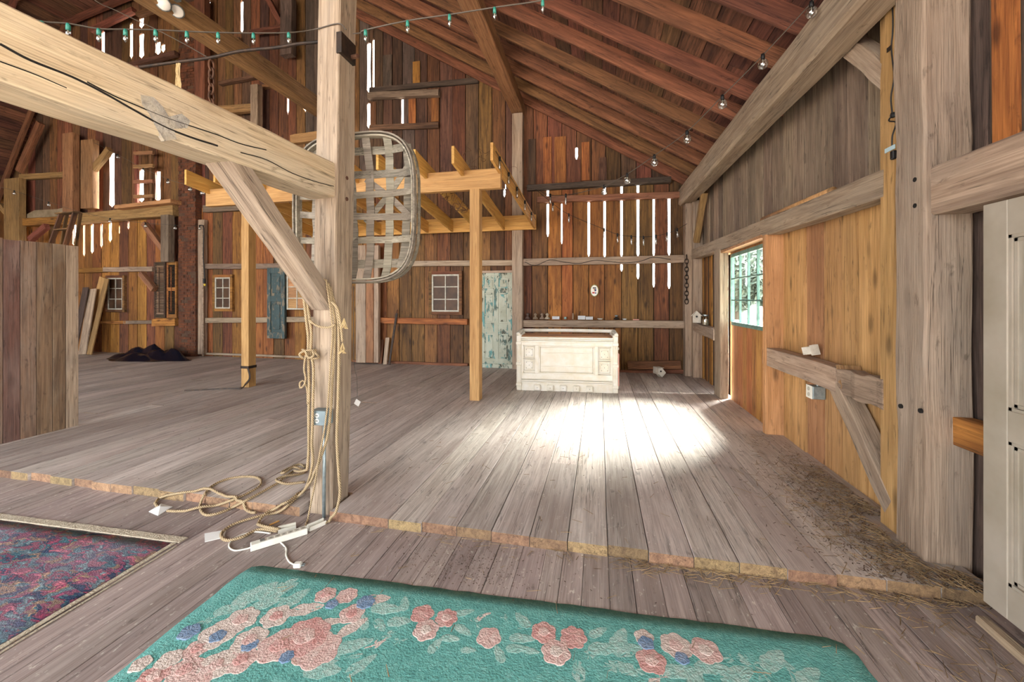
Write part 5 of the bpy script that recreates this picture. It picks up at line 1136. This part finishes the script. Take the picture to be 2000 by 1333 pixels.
for f in (.15, .3, .45, .6, .75, .9): 
    a = Vector((top_l.x - .1 - .85, yl - .3, 0)).lerp(top_l, f); b_ = Vector((top_r.x + .1 - .85, yl - .3, 0)).lerp(top_r, f); timber('step', a, b_, .09, .025, 'brown', SL2)
timber('top_board', top_l - Vector((.06, 0, 0)), top_r + Vector((.06, 0, 0)), .14, .025, 'brown', SL2)
a, b_ = wrect(48, 402, 132, 426, 8.25); tag(MB().prism([(a.x, a.z), (b_.x, a.z), (b_.x, b_.z), (b_.x - .5, b_.z - .06), (a.x + .3, b_.z - .05), (a.x, b_.z - .15)], .01, Matrix.Translation((0, 8.3, 0))).build('tin_sheet', 'tin'), 'bent shiny tin sheet standing on the far loft beam', 'tin sheet')
# ------------------------------------------------------------------ straw and crumbs on the floor
def scatter(name, mat, n, gen, L, wd, lab, cat):
    mb = MB()
    for k in range(n):
        p, ang = gen(); l = R.uniform(*L); d = Vector((math.cos(ang), math.sin(ang), R.uniform(-.05, .15))) * l / 2; s_ = Vector((-math.sin(ang), math.cos(ang), 0)) * R.uniform(*wd)
        p = p + UP * (.003 + abs(d.z)); mb.add([p - d - s_, p - d + s_, p + d + s_ * .6, p + d - s_ * .6, p + UP * .002 - d, p + UP * .002 + d], [(0, 1, 4), (1, 2, 5, 4), (2, 3, 5), (3, 0, 4, 5), (0, 3, 2, 1)])
    o_ = mb.build(name, mat); o_['kind'] = 'stuff'; tag(o_, lab, cat)
def zf(x, y):
    for c_, a_, b2, la, lb, h_ in ((c0, ex, ey, Lx, Ly, .020), (o0, kx, ky, 2.78, 1.9, .014)):
        d_ = Vector((x, y, 0)) - Vector((c_.x, c_.y, 0))
        if -.02 < d_.dot(a_) < la + .02 and -.07 < d_.dot(b2) < lb: return LZ + h_
    return .002 if y > STEP(x) else LZ + .002
def g_corner():
    while True:
        y = min(2.45 + abs(R.gauss(0, .8)), 4.8); x = XF(y) + .08 - abs(R.gauss(0, .28))
        if not (x > 1.78 and 2.64 < y < 3.2): return Vector((x, y, zf(x, y))), R.uniform(0, PI)
def g_step():
    x = R.uniform(.1, 1.8) if R.random() < .8 else R.uniform(-1.6, 1.8); y = STEP(x) - abs(R.gauss(0, .05)) - .01; return Vector((x, y, LZ + .002)), R.gauss(0, .7)
def g_floor():
    x, y = R.uniform(-1.8, 1.75), R.uniform(1.0, 4.8)
    return Vector((x, y, zf(x, y))), R.uniform(0, PI)
def g_door():
    x, y = 1.72 - abs(R.gauss(0, .3)), R.uniform(1.3, 2.38); return Vector((x, y, zf(x, y))), R.uniform(0, PI)
scatter('straw_litter', 'straw', 700, g_corner, (.03, .14), (.001, .0025), 'loose straw gathered along the foot of the golden wall', 'straw'); scatter('straw_litter', 'straw', 320, g_step, (.02, .11), (.001, .0025), 'loose straw lying along the foot of the floor step', 'straw')
scatter('straw_litter', 'straw', 130, g_floor, (.02, .08), (.001, .0025), 'sparse straw bits strewn over floor and floral rug', 'straw'); scatter('straw_litter', 'straw', 160, g_door, (.03, .1), (.001, .0022), 'straw strewn in front of the white panelled door', 'straw')
def g_dirt():
    if R.random() < .5: x, y = R.gauss(-.75, .22), R.gauss(2.2, .1)
    else: x, y = R.uniform(-5, 1.7), R.uniform(2.0, 6.5)
    if -2.1 < x < -1.84 and 2.45 < y < 2.75: y -= .4
    return Vector((x, y, zf(x, y))), R.uniform(0, PI)
scatter('dry_crumbs', 'dirt', 700, g_dirt, (.004, .012), (.001, .003), 'dark dry crumbs scattered over the floor planks', 'debris')
def g_corner2(): p, a_ = g_corner(); return p, a_
scatter('dry_crumbs', 'dirt', 1500, g_corner2, (.006, .03), (.0015, .004), 'dark leaf crumbs heaped by the thick wall post', 'debris')
# ------------------------------------------------------------------ trees outside the door window
for i, (x, y, h, r, lab) in enumerate(((13.0, 42, 6.5, 2.3, 'rounded hazy tree beyond the door window'), (17.5, 46, 9.0, 3.0, 'tall hazy tree beyond the door window'), (24, 50, 7.5, 3.2, 'broad hazy tree far beyond the door window'))):
    t_ = thing('tree', lab, 'tree', (x, y, -.45)); MB().tube([(x, y, -.45), (x + .1, y, h * .6)], [.3, .15], 8).build('trunk', 'bark', t_); rr = random.Random(i); lv = MB()
    for k in range(2400):
        a, b2 = rr.uniform(0, 2 * PI), math.acos(rr.uniform(-1, 1)); q = r * (.75 + .3 * rr.random()) * (1 + .18 * math.sin(3 * a + 2 * b2)); p = Vector((x + q * math.sin(b2) * math.cos(a), y + q * math.sin(b2) * math.sin(a), h * .55 + q * 1.15 * math.cos(b2))); n1 = Vector((rr.uniform(-1, 1), rr.uniform(-1, 1), rr.uniform(-1, 1))).normalized() * .45; n2 = n1.orthogonal().normalized() * .35
        lv.add([p - n1, p + n2, p + n1, p - n2], [(0, 1, 2, 3)])
    o = lv.build('crown', 'leaf', t_); o['kind'] = 'stuff'
